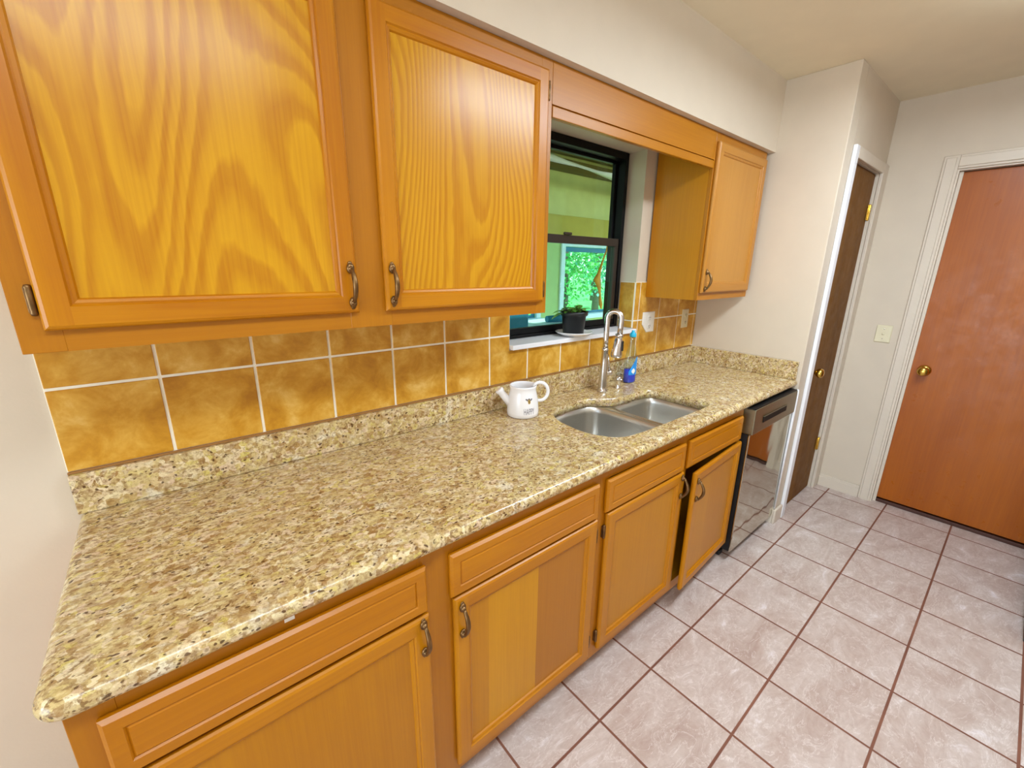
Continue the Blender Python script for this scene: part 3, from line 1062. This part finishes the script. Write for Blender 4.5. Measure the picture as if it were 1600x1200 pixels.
m.prism([(1.724, -0.185), (1.76, -0.13), (1.85, -0.205), (1.84, -0.2265), (1.783, -0.236), (1.7695, -0.29), (1.7365, -0.29)], CB - 0.006, CB - 0.003, m_steel, 'z')
o = m.build('divider')
for v in o.data.vertices: v.co -= sink.location
o.parent = sink

# ------------------------------------------------------------------ faucet
FX_, FY_ = 1.837, -0.115
fa = thing('faucet', (FX_, FY_, CT + 0.0003), 'tall brushed nickel gooseneck faucet behind the sink', 'faucet')
m = MB()
m.lathe([(0.027, 0.0), (0.027, 0.006), (0.0235, 0.010), (0.0225, 0.02), (0.0215, 0.05), (0.0175, 0.15), (0.0155, 0.205), (0.0165, 0.207), (0.0165, 0.214), (0.0145, 0.217), (0.0125, 0.222)], m_nickel, n=28)
m.build('body', fa)
dirx, diry = 0.35, -0.937
R_ = 0.034
zt = 0.365
pts = [(0, 0, 0.218), (0, 0, 0.26), (0, 0, zt)]
for k in range(1, 16):
    a = PI * k / 15
    q = R_ * (1 - math.cos(a))
    pts.append((dirx * q, diry * q, zt + R_ * math.sin(a)))
pts += [(dirx * 2 * R_ * 0.985, diry * 2 * R_ * 0.985, zt - 0.04), (dirx * 2 * R_ * 0.96, diry * 2 * R_ * 0.96, 0.292)]
m = MB(); m.tube(pts, 0.0132, m_nickel, 18)
m.build('spout', fa)
hx_, hy_ = dirx * 2 * R_ * 0.95, diry * 2 * R_ * 0.95
m = MB()
ax0 = Vector((hx_, hy_, 0.294)); ax1 = Vector((hx_ * 0.86, hy_ * 0.86, 0.178))
def lerp(u): return tuple(ax0.lerp(ax1, u))
m.tube([lerp(u) for u in (0, 0.02, 0.14, 0.16, 0.2, 0.24, 0.6, 0.85, 0.97, 1.0)], [0.013, 0.019, 0.019, 0.0155, 0.0155, 0.019, 0.0225, 0.0275, 0.0265, 0.018], m_nickel, 20)
sh = m.build('spray_head', fa)
m = MB(); c = ax0.lerp(ax1, 0.5)
m.box(c.x + dirx * 0.02 - 0.005, c.x + dirx * 0.02 + 0.008, c.y + diry * 0.0225 - 0.003, c.y + diry * 0.0225 + 0.004, c.z - 0.024, c.z + 0.024, m_blackpl, 0.002)
m.build('button', sh)
m = MB()
m.lathe([(0.013, 0.012), (0.013, 0.034), (0.0175, 0.036), (0.0175, 0.050), (0.014, 0.054), (0.0, 0.055)], m_nickel, (0, 0, 0.088), 'x', 22)
m.tube([(0.044, 0, 0.10), (0.046, 0.01, 0.14), (0.05, 0.018, 0.178)], [0.006, 0.0055, 0.005], m_nickel, 10)
m.build('handle', fa)

so = thing('soap_dispenser', (1.945, -0.128, CT + 0.0003), 'short chrome soap dispenser cap beside the faucet base', 'soap dispenser')
m = MB(); m.lathe([(0.017, 0), (0.017, 0.004), (0.012, 0.008), (0.011, 0.028), (0.0135, 0.030), (0.0135, 0.056), (0.010, 0.060), (0, 0.061)], m_chrome)
m.build('body', so)
m = MB(); m.tube([(0.0, -0.010, 0.048), (0.002, -0.022, 0.047)], [0.004, 0.0035], m_chrome, 10)
m.build('spout', so)

# ------------------------------------------------------------------ dish soap bottle
bo = thing('soap_bottle', (2.095, -0.090, CT + 0.0003), 'clear plastic bottle of blue dish soap with turquoise cap beside the faucet', 'bottle')
def ell(prof, m_, m, sx=1.1, sy=0.72):
    rr = []
    for r, h in prof:
        rr.append([(sx * r * math.cos(2 * PI * k / 28), sy * r * math.sin(2 * PI * k / 28), h) for k in range(28)])
    m.rings(rr, m_, True, True, True)
m = MB(); ell([(0.034, 0.0), (0.038, 0.004), (0.038, 0.10), (0.036, 0.135), (0.030, 0.165), (0.020, 0.20), (0.0155, 0.225), (0.0145, 0.245)], m_clear, m)
m.build('bottle_body', bo)
m_liq = plain('blue_soap', srgb(10, 60, 214), 0.15, var=0.05)
m_cap = plain('turquoise_cap', srgb(40, 180, 220), 0.35, var=0.03)
m_lab = plain('blue_label', srgb(30, 150, 236), 0.4, var=0.25, vscale=25.0)
m = MB(); ell([(0.032, 0.002), (0.0362, 0.006), (0.0362, 0.072), (0.0, 0.0725)], m_liq, m)
m.build('liquid', bo)
m = MB(); m.lathe([(0.0165, 0.246), (0.0175, 0.248), (0.0175, 0.262), (0.013, 0.268), (0.008, 0.272), (0.008, 0.280), (0.0, 0.281)], m_cap)
m.build('cap', bo)
m = MB()
def lab(a0, a1, z0f, z1f, mat, r=0.0388, n=14):
    A = [a0 + (a1 - a0) * k / n for k in range(n + 1)]
    lo = [(1.1 * r * math.cos(a), 0.72 * r * math.sin(a), z0f(k / n)) for k, a in enumerate(A)]
    hi = [(1.1 * r * math.cos(a), 0.72 * r * math.sin(a), z1f(k / n)) for k, a in enumerate(A)]
    m.rings([lo, hi], mat, closed=False)
lab(-PI * 0.80, -PI * 0.30, lambda u: 0.045, lambda u: 0.065 + 0.075 * min(1, u * 1.3), m_lab)
lab(-PI * 0.66, -PI * 0.46, lambda u: 0.05 + 0.012 * abs(u - .5) * 2, lambda u: 0.082 - 0.012 * abs(u - .5) * 2, m_whitepl, 0.0392)
m.build('label_sticker', bo)

# ------------------------------------------------------------------ watering can
wc = thing('watering_can', (1.292, -0.133, CT + 0.0003), 'small white ceramic watering can with a bee and the word HAPPY', 'watering can')
m = MB()
prof = [(0.060, 0.0), (0.0655, 0.004), (0.0665, 0.02), (0.062, 0.07), (0.0555, 0.100), (0.0535, 0.112), (0.0555, 0.122), (0.0565, 0.127), (0.0545, 0.130), (0.0520, 0.127), (0.050, 0.115), (0.052, 0.10), (0.058, 0.06), (0.061, 0.012), (0.0, 0.010)]
m.lathe(prof, m_ceramic, n=48)
m.build('can_body', wc)
ax = Vector((0.80, -0.60, 0))    # spout on the left, handle on the right as seen from the room
m = MB()
P0 = -ax * 0.050 + Vector((0, 0, 0.045)); P1 = -ax * 0.100 + Vector((0, 0, 0.108))
m.tube([tuple(P0), tuple(P0.lerp(P1, 0.5)), tuple(P0.lerp(P1, 0.84)), tuple(P0.lerp(P1, 0.88)), tuple(P1), tuple(P1 + (P1 - P0).normalized() * 0.002)], [0.017, 0.0155, 0.0145, 0.0175, 0.018, 0.014], m_ceramic, 20)
m.build('spout', wc)
m = MB()
cen = ax * 0.070 + Vector((0, 0, 0.100))
hp = []
for k in range(19):
    a = math.radians(150 - k * 255 / 18)
    hp.append(tuple(cen + ax * (0.034 * math.cos(a)) + Vector((0, 0, 0.039 * math.sin(a)))))
hp = [tuple(ax * 0.050 + Vector((0, 0, 0.121)))] + hp + [tuple(ax * 0.057 + Vector((0, 0, 0.056)))]
m.tube(hp, 0.0072, m_ceramic, 12)
m.build('handle', wc)
A0 = math.atan2(-0.80, -0.60) + math.radians(20)   # direction on the body facing the room
def on_can(u, v, lift=0.0006):
    """u along the surface to the viewer's right, v height"""
    r = 0.0665 + (0.0555 - 0.0665) * max(0, (v - 0.02)) / 0.08 if v > 0.02 else 0.0665
    if v <= 0.07: r = 0.0665 + (0.062 - 0.0665) * (v - 0.02) / 0.05
    else: r = 0.062 + (0.0555 - 0.062) * (v - 0.07) / 0.03
    r += lift
    a = A0 + u / r
    return (r * math.cos(a), r * math.sin(a), v)
def can_text(s, size, v0, width):
    cu = bpy.data.curves.new('t', 'FONT')
    cu.body = s
    cu.size = size
    cu.space_character = 1.05
    ob = bpy.data.objects.new('t', cu)
    COL.objects.link(ob)
    dg = bpy.context.evaluated_depsgraph_get()
    dg.update()
    me = bpy.data.meshes.new_from_object(ob.evaluated_get(dg))
    bpy.data.objects.remove(ob)
    bm = bmesh.new(); bm.from_mesh(me)
    bmesh.ops.subdivide_edges(bm, edges=[e for e in bm.edges if e.calc_length() > 0.004], cuts=3)
    bmesh.ops.triangulate(bm, faces=bm.faces[:])
    xs = [v.co.x for v in bm.verts]; x0, x1 = min(xs), max(xs)
    for v in bm.verts:
        v.co = Vector(on_can((v.co.x - (x0 + x1) / 2) / (x1 - x0) * width, v0 + v.co.y, 0.0007))
    bm.to_mesh(me); bm.free()
    me.materials.clear(); me.materials.append(m_ink)
    o = bpy.data.objects.new('lettering', me)
    COL.objects.link(o)
    o.parent = wc
    o['label'] = 'thin dark grey word HAPPY'
can_text('HAPPY', 0.036, 0.020, 0.046)
m = MB()
def disc(cu, cv, ru, rv, mat, lift, rot=0.0, n=16):
    pts = []
    for k in range(n):
        a = 2 * PI * k / n
        x, y = ru * math.cos(a), rv * math.sin(a)
        pts.append(on_can(cu + x * math.cos(rot) - y * math.sin(rot), cv + x * math.sin(rot) + y * math.cos(rot), lift))
    m.quad(pts, mat)
disc(-0.0085, 0.0805, 0.0075, 0.0035, m_ink, 0.0008, -0.55)
disc(0.0085, 0.0805, 0.0075, 0.0035, m_ink, 0.0008, 0.55)
disc(0, 0.073, 0.0055, 0.0095, m_gold, 0.0012)
disc(0, 0.0755, 0.0054, 0.0018, m_inkblack, 0.0016)
disc(0, 0.0695, 0.0048, 0.0018, m_inkblack, 0.0016)
disc(0, 0.0835, 0.0034, 0.0032, m_inkblack, 0.0016)
m.build('bee_motif', wc)

# ------------------------------------------------------------------ plant on the sill
SX, SY = 1.745, 0.012
sa = MB(); sa.lathe([(0.045, 0.0), (0.055, 0.001), (0.082, 0.013), (0.092, 0.020), (0.090, 0.022), (0.080, 0.0165), (0.055, 0.006), (0.0, 0.005)], m_ceramic, n=36)
sa = sa.build('saucer'); sa.location = (SX, SY, WZ0 + 0.0004)
tag(sa, 'white saucer on the window sill under the black plant pot', 'saucer')
pl = thing('potted_plant', (SX - 0.005, SY, WZ0 + 0.0068), 'small leafy plant in a black plastic pot on the sill saucer', 'potted plant')
m = MB(); m.lathe([(0.048, 0.0), (0.050, 0.003), (0.059, 0.092), (0.066, 0.094), (0.068, 0.112), (0.065, 0.113), (0.060, 0.094), (0.055, 0.085), (0.0, 0.085)], m_blackpl, n=32)
m.build('pot', pl)
m = MB(); m.lathe([(0.060, 0.0955), (0.045, 0.099), (0.0, 0.101)], m_soil, n=24, cap0=True)
m.build('soil', pl)
m_leaf = plain('plant_leaf', srgb(88, 140, 48), 0.45, var=0.35, vscale=40.0)
m_leafr = plain('plant_leaf_red', srgb(140, 40, 36), 0.45, var=0.3, vscale=40.0)
def leaf(mb, base, direction, length, width, mat, droop=0.3):
    d = Vector(direction).normalized()
    side = d.cross(Vector((0, 0, 1))).normalized()
    rings = []
    for k in range(7):
        u = k / 6.0
        w = width * math.sin(PI * min(1, 0.08 + u * 0.92)) ** 0.8
        c = Vector(base) + d * (length * u) + Vector((0, 0, -droop * length * u * u))
        rings.append([tuple(c - side * w + Vector((0, 0, 0.15 * w))), tuple(c), tuple(c + side * w + Vector((0, 0, 0.15 * w)))])
    mb.rings(rings, mat, closed=False)
m = MB(); ms_ = MB()
rng = random.Random(3)
for k in range(26):
    a = rng.uniform(0, 2 * PI); rr0 = rng.uniform(0.008, 0.04)
    base = (rr0 * math.cos(a), rr0 * math.sin(a), 0.1)
    el = rng.uniform(0.2, 1.0)
    top = (base[0] * 1.35, base[1] * 1.35, 0.105 + rng.uniform(0.005, 0.03))
    ms_.tube([base, top], [0.0018, 0.0012], m_redbrown, 6)
    leaf(m, top, (math.cos(a), math.sin(a), el * 0.6), rng.uniform(0.028, 0.045), rng.uniform(0.011, 0.017), m_leafr if k % 6 == 0 else m_leaf, 0.5)
for (dx, dy, dz, ln, w) in ((0.75, -0.6, 0.9, 0.06, 0.024), (0.5, -0.1, 1.3, 0.07, 0.024), (-0.8, 0.55, 0.35, 0.085, 0.02), (-0.9, 0.25, 0.12, 0.10, 0.017), (-0.6, 0.5, 0.8, 0.06, 0.02), (0.9, -0.5, 0.5, 0.055, 0.02), (0.3, -0.8, 1.2, 0.055, 0.022), (-0.3, -0.6, 0.7, 0.05, 0.02)):
    leaf(m, (dx * 0.03, dy * 0.03, 0.108), (dx, dy, dz), ln, w, m_leaf, 0.45)
m.build('foliage', pl); ms_.build('stems', pl)

# ------------------------------------------------------------------ outlets and switch
def plate(name, loc, rotz, label, cat, mat, pw=0.072, ph=0.116, cut=False, group=None, kind='outlet'):
    t = thing(name, loc, label, cat, group, rotz)
    m = MB()
    pts = [(-pw / 2, -ph / 2), (pw / 2, -ph / 2), (pw / 2, ph / 2), (-pw / 2, ph / 2)]
    if cut: pts = [(-pw * 0.12, -ph / 2), (pw / 2, -ph / 2), (pw / 2, ph / 2), (-pw / 2, ph / 2), (-pw / 2, -ph * 0.10)]
    rr = []
    cx = sum(p[0] for p in pts) / len(pts); cz = sum(p[1] for p in pts) / len(pts)
    for s_, y in ((1.0, 0.0), (1.0, -0.003), (0.93, -0.006)):
        rr.append([(cx + (p[0] - cx) * s_, y, cz + (p[1] - cz) * s_) for p in pts])
    m.rings(rr, mat, True, True, True, smooth=False)
    m.build('cover_plate', t)
    if kind == 'outlet':
        for zz in ((0.024, -0.024)):
            k = MB()
            k.lathe([(0.0165, -0.0055), (0.0165, -0.0075), (0.015, -0.0085), (0, -0.0085)], mat, (0.004 if cut else 0, 0, zz), 'y', 20)
            so_ = k.build('socket', t)
            k = MB()
            ox = 0.004 if cut else 0
            k.box(ox - 0.007, ox - 0.005, -0.0095, -0.008, zz - 0.002, zz + 0.007, m_dark_in)
            k.box(ox + 0.005, ox + 0.007, -0.0095, -0.008, zz - 0.002, zz + 0.007, m_dark_in)
            k.lathe([(0.0025, -0.008), (0.0025, -0.0095)], m_dark_in, (ox, 0, zz - 0.008), 'y', 10)
            k.build('slots', so_)
    else:
        k = MB(); k.box(-0.005, 0.005, -0.014, -0.0055, -0.004, 0.010, mat, 0.002)
        k.build('toggle', t)
        for zz in (0.030, -0.030):
            k = MB(); k.ball((0, -0.006, zz), 0.003, m_nickel, 10, (1, 0.4, 1)); k.build('screw', t)
    return t


plate('wall_outlet', (2.348, -0.0085, 1.212), 0, 'white outlet with cut lower left corner on the tiles beside the window', 'outlet', m_whitepl, 0.118, 0.116, True, 'wall outlets')
plate('wall_outlet', (2.755, -0.0085, 1.206), 0, 'ivory outlet on the tiles nearest the end wall', 'outlet', m_ivory, 0.072, 0.116, False, 'wall outlets')
plate('light_switch', (X2 - 0.0005, -0.836, 1.126), -PI / 2, 'ivory light switch plate on the far wall', 'light switch', m_ivory, 0.078, 0.108, False, None, 'switch')

# ------------------------------------------------------------------ dishwasher
dw = thing('dishwasher', (2.605, -0.60, 0.0), 'stainless steel dishwasher at the right end of the counter', 'dishwasher')
def dwbuild(m, name, parent=dw):
    o = m.build(name)
    for v in o.data.vertices: v.co -= dw.location
    o.parent = parent
    return o
DX0, DX1 = 2.318, 2.884
m = MB(); m.box(DX0, DX1, -0.600, -0.03, 0.09, 0.866, m_blackpl)
m.box(DX0, DX1, -0.560, -0.05, 0.012, 0.0895, m_blackpl)
m.box(DX0 + 0.01, DX0 + 0.05, -0.600, -0.565, 0.001, 0.03, m_blackpl, 0.004)
dwbuild(m, 'tub')
m = MB(); m.box(DX0, DX1, -0.645, -0.601, 0.060, 0.727, m_blackpl)
m.box(DX0 + 0.0005, DX1 - 0.0005, -0.655, -0.6452, 0.060, 0.727, m_dw, 0.003)
ddoor = dwbuild(m, 'door')
m = MB(); m.box(DX0, DX1, -0.664, -0.601, 0.729, 0.858, m_dwp, 0.003)
pn = dwbuild(m, 'control_panel')
m = MB(); m.box(DX0 + 0.004, DX1 - 0.004, -0.660, -0.601, 0.8585, 0.8640, m_blackpl)
dwbuild(m, 'top_seal')
m = MB()
m.box(2.425, 2.735, -0.6665, -0.6645, 0.772, 0.803, m_black, 0.0008)
m.box(2.425, 2.735, -0.669, -0.6645, 0.803, 0.807, m_dwp, 0.001)
dwbuild(m, 'handle_slot')

# ------------------------------------------------------------------ fridge at the right edge of the frame
fr = thing('refrigerator', (3.21, -2.06, 0.0), 'stainless refrigerator whose lower corner shows at the right edge', 'refrigerator')
def frb(m, name):
    o = m.build(name)
    for v in o.data.vertices: v.co -= fr.location
    o.parent = fr
    return o
m = MB(); m.box(2.775, 3.66, -2.43, -1.731, 0.045, 1.76, m_fridge, 0.006); frb(m, 'cabinet')
m = MB(); m.box(2.775, 3.66, -1.725, -1.665, 0.075, 0.62, m_fridge, 0.010); frb(m, 'freezer_drawer')
m = MB(); m.box(2.775, 3.66, -1.725, -1.665, 0.63, 1.76, m_fridge, 0.010); frb(m, 'door')
m = MB(); m.tube([(3.55, -1.62, 0.75), (3.55, -1.62, 1.55)], 0.012, m_fridge, 12); m.box(3.542, 3.558, -1.6645, -1.62, 0.78, 0.80, m_fridge); m.box(3.542, 3.558, -1.6645, -1.62, 1.50, 1.52, m_fridge); frb(m, 'handle')
m = MB(); m.box(2.79, 3.645, -1.72, -1.685, 0.020, 0.068, m_blackpl, 0.003); frb(m, 'kick_grille')
for x, y in ((3.62, -1.70), (2.80, -1.70), (3.62, -2.38), (2.80, -2.38)):
    m = MB(); m.lathe([(0.022, 0.0), (0.022, 0.012), (0.012, 0.016), (0.012, 0.046 if y < -2 else 0.022)], m_blackpl, (x, y, 0.0005), 'z', 16); frb(m, 'foot')

# ------------------------------------------------------------------ ceiling fixtures (out of frame, light the room)
def fixture(x, y, label):
    t = thing('ceiling_light', (x, y, ZC - 0.0005), label, 'ceiling light', 'ceiling lights')
    m = MB(); m.box(-0.64, 0.64, -0.16, 0.16, -0.03, 0.0, m_white, 0.004); m.build('housing', t)
    m = MB(); m.box(-0.62, 0.62, -0.14, 0.14, -0.078, -0.0305, m_diffuser, 0.015); m.build('diffuser', t)
fixture(2.1, -1.36, 'white fluorescent ceiling fixture above the kitchen floor')
fixture(0.1, -1.6, 'white fluorescent ceiling fixture over the near end of the kitchen')

# ------------------------------------------------------------------ porch and garden behind the window
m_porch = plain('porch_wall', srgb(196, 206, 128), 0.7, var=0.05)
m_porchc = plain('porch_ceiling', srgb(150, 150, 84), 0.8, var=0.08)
m_pwhite = plain('porch_white_trim', srgb(236, 238, 236), 0.5)
m_teal = plain('teal_frame', srgb(36, 120, 150), 0.5)
PY = 2.50
b = MB(); b.box(-1.0, 8.0, 0.19, PY + 0.1, -0.15, -0.05, plain('porch_concrete', srgb(170, 170, 160), 0.8))
struct(b.build('floor_porch'), 'concrete floor of the porch beyond the window', 'floor')
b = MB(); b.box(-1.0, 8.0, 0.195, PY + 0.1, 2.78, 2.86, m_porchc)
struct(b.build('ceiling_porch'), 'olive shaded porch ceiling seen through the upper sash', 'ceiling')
b = MB()
op = [(1.75, 2.55), (2.70, 3.25), (3.36, 3.80), (4.23, 5.28), (5.62, 6.6)]
xs = -1.0
for a, c in op:
    b.box(xs, a, PY, PY + 0.08, -0.05, 2.78, m_porch)
    b.box(a, c, PY, PY + 0.08, -0.05, 0.90, m_porch)
    b.box(a, c, PY, PY + 0.08, 1.79, 2.78, m_porch)
    xs = c
b.box(xs, 8.0, PY, PY + 0.08, -0.05, 2.78, m_porch)
struct(b.build('wall_porch'), 'yellow green outer porch wall with windows onto the garden', 'wall')
n = 2
for a, c in op:
    w = thing('window_%d' % n, (a, PY, 0.9), 'white framed porch window onto the garden', 'window')
    struct(w, 'white framed porch window onto the green garden beyond', 'window'); w['group'] = 'porch windows'
    m = MB()
    for (x0, x1, z0, z1) in ((-0.05, 0.02, -0.02, 0.93), (c - a - 0.02, c - a + 0.05, -0.02, 0.93), (0.02, c - a - 0.02, 0.86, 0.93)):
        m.box(x0, x1, -0.03, -0.001, z0, z1, m_pwhite, 0.003)
    m.box(-0.06, c - a + 0.06, -0.10, -0.001, -0.06, 0.0, m_pwhite, 0.004)
    m.build('frame', w)
    m = MB()
    for (x0, x1, z0, z1) in ((0.021, 0.06, 0.001, 0.858), (c - a - 0.06, c - a - 0.021, 0.001, 0.858), (0.06, c - a - 0.06, 0.80, 0.858), (0.06, c - a - 0.06, 0.001, 0.03)):
        m.box(x0, x1, 0.01, 0.04, z0, z1, m_teal, 0.003)
    m.build('sash', w)
    n += 1
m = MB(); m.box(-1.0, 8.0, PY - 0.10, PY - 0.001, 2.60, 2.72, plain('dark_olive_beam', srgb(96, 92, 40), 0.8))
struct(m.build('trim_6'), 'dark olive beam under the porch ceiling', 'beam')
m = MB(); m.box(3.9, 5.9, PY - 0.03, PY - 0.001, 1.86, 2.12, plain('ochre_board', srgb(170, 164, 60), 0.7), 0.004)
struct(m.build('trim_7'), 'ochre board above the porch window', 'board')
# added white band, shaped to imitate a light reflection in the upper pane
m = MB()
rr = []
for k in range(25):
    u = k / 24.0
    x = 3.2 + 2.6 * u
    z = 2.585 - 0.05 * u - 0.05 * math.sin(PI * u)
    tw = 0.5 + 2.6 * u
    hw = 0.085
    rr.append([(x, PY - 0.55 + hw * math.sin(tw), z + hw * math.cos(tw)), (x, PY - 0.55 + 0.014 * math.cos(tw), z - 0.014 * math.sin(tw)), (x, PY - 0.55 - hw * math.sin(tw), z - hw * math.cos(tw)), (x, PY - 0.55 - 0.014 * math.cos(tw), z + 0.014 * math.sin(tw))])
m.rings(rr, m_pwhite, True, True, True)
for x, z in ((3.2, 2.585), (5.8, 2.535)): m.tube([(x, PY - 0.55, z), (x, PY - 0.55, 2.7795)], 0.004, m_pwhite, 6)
tag(m.build('reflection_band'), 'twisted white band added to imitate a light reflection in the window glass', 'cloth')
# orange hanging ribbon
m_orange = plain('orange_cloth', srgb(236, 140, 24), 0.7, var=0.15)
m = MB()
rb = [(0.20, 1.90, 0.006), (0.15, 1.72, 0.012), (0.08, 1.58, 0.014), (0.03, 1.44, 0.035), (0.0, 1.36, 0.075), (0.05, 1.27, 0.045), (0.08, 1.17, 0.018), (0.09, 1.10, 0.03), (0.11, 1.03, 0.04), (0.12, 0.98, 0.008)]
rr = []
for dx, z, w in rb:
    x = 4.62 + dx
    rr.append([(x - w, PY - 0.25, z), (x, PY - 0.268, z), (x + w, PY - 0.25, z), (x, PY - 0.238, z)])
m.rings(rr, m_orange, True, True, True)
m.tube([(4.82, PY - 0.25, 1.90), (4.82, PY - 0.25, 2.7795)], 0.003, m_orange, 6)
tag(m.build('hanging_ribbon'), 'orange cloth ribbon hanging in the porch in front of its window', 'ribbon')
# porch furniture glimpsed at the bottom left of the window
t = thing('bar_stool', (2.52, 1.25, -0.05), 'teal bar stool with a back standing on the porch', 'stool')
m = MB(); m.box(-0.2, 0.2, -0.2, 0.2, 0.86, 0.92, m_teal, 0.02); m.build('seat', t)
m = MB(); m.box(-0.18, 0.18, 0.16, 0.20, 0.96, 1.24, m_teal, 0.015); m.box(-0.15, -0.12, 0.165, 0.195, 0.921, 0.96, m_teal); m.box(0.12, 0.15, 0.165, 0.195, 0.921, 0.96, m_teal); m.build('backrest', t)
for sx, sy in ((-1, -1), (-1, 1), (1, -1), (1, 1)):
    m = MB(); m.tube([(sx * 0.17, sy * 0.17, 0.86), (sx * 0.22, sy * 0.20, 0.0)], 0.016, m_teal, 10); m.build('leg', t)
t = thing('porch_table', (3.15, 1.45, -0.05), 'tall white table standing on the porch beyond the window', 'table')
m = MB(); m.box(-0.32, 0.32, -0.25, 0.25, 1.02, 1.06, m_pwhite, 0.006); m.build('tabletop', t)
for sx, sy in ((-1, -1), (-1, 1), (1, -1), (1, 1)):
    m = MB(); m.box(sx * 0.29 - 0.025, sx * 0.29 + 0.025, sy * 0.22 - 0.025, sy * 0.22 + 0.025, 0.0, 1.0195, m_pwhite, 0.004); m.build('leg', t)
m = MB(); m.tube([(2.93, 1.42, 1.046), (3.10, 1.40, 1.046), (3.40, 1.46, 1.0355)], [0.03, 0.034, 0.02], m_teal, 14)
tag(m.build('rolled_towel'), 'dark teal rolled towel lying on the white porch table', 'towel')

m_grass = plain('lawn', srgb(120, 200, 96), 0.9, var=0.35, vscale=3.0)
b = MB(); b.box(-15, 45, PY + 0.1, 60, -0.35, -0.25, m_grass)
struct(b.build('ground'), 'bright green lawn beyond the porch', 'lawn')
m_bark = plain('tree_bark', srgb(92, 84, 70), 0.9, var=0.3, vscale=20.0)
def foliage_mat(name, c1, c2):
    t = NT(name)
    nz = t.noise(t.coord(), 2.2, 4, 0.7)
    c = t.ramp(nz, [(0.35, c1), (0.65, c2)])
    return t.fin(c, 0.6)
m_fol = [foliage_mat('leaf_green', srgb(70, 150, 80), srgb(140, 215, 120)), foliage_mat('leaf_teal', srgb(50, 140, 110), srgb(130, 215, 170))]
def tree(x, y, h, r, k, label):
    t = thing('tree', (x, y, -0.25), label, 'tree', 'garden trees')
    rg = random.Random(k)
    m = MB(); m.tube([(0, 0, 0), (0.03, 0.02, h * 0.3), (0.0, 0.05, h * 0.75)], [0.13, 0.10, 0.05], m_bark, 10); m.build('trunk', t)
    m = MB()
    mt = m_fol[k % 2]
    for _ in range(4200):
        th = rg.uniform(0, 2 * PI); ph = rg.uniform(-1, 1); q = rg.uniform(0.45, 1.0)
        c = Vector((r * q * math.cos(th) * math.sqrt(1 - ph * ph), r * q * math.sin(th) * math.sqrt(1 - ph * ph), h * 0.58 + h * 0.44 * ph * q))
        a = Vector((rg.gauss(0, 1), rg.gauss(0, 1), rg.gauss(0, 1))).normalized()
        e = a.orthogonal().normalized(); s_ = rg.uniform(0.035, 0.08)
        m.quad([c + e * s_, c + a.cross(e) * s_ * 0.6, c - e * s_, c - a.cross(e) * s_ * 0.6], mt)
    m.build('foliage', t, recalc=False)
for k, (x, y, h, r) in enumerate([(8.6, 6.6, 4.6, 1.2), (11.6, 8.0, 5.0, 1.4), (15.0, 9.6, 5.5, 1.6), (8.6, 11.0, 6.0, 1.9), (13.0, 13.0, 6.5, 2.2), (18.6, 14.0, 7.0, 2.6)]):
    tree(x, y, h, r, k, 'leafy green garden tree glimpsed through the porch windows')
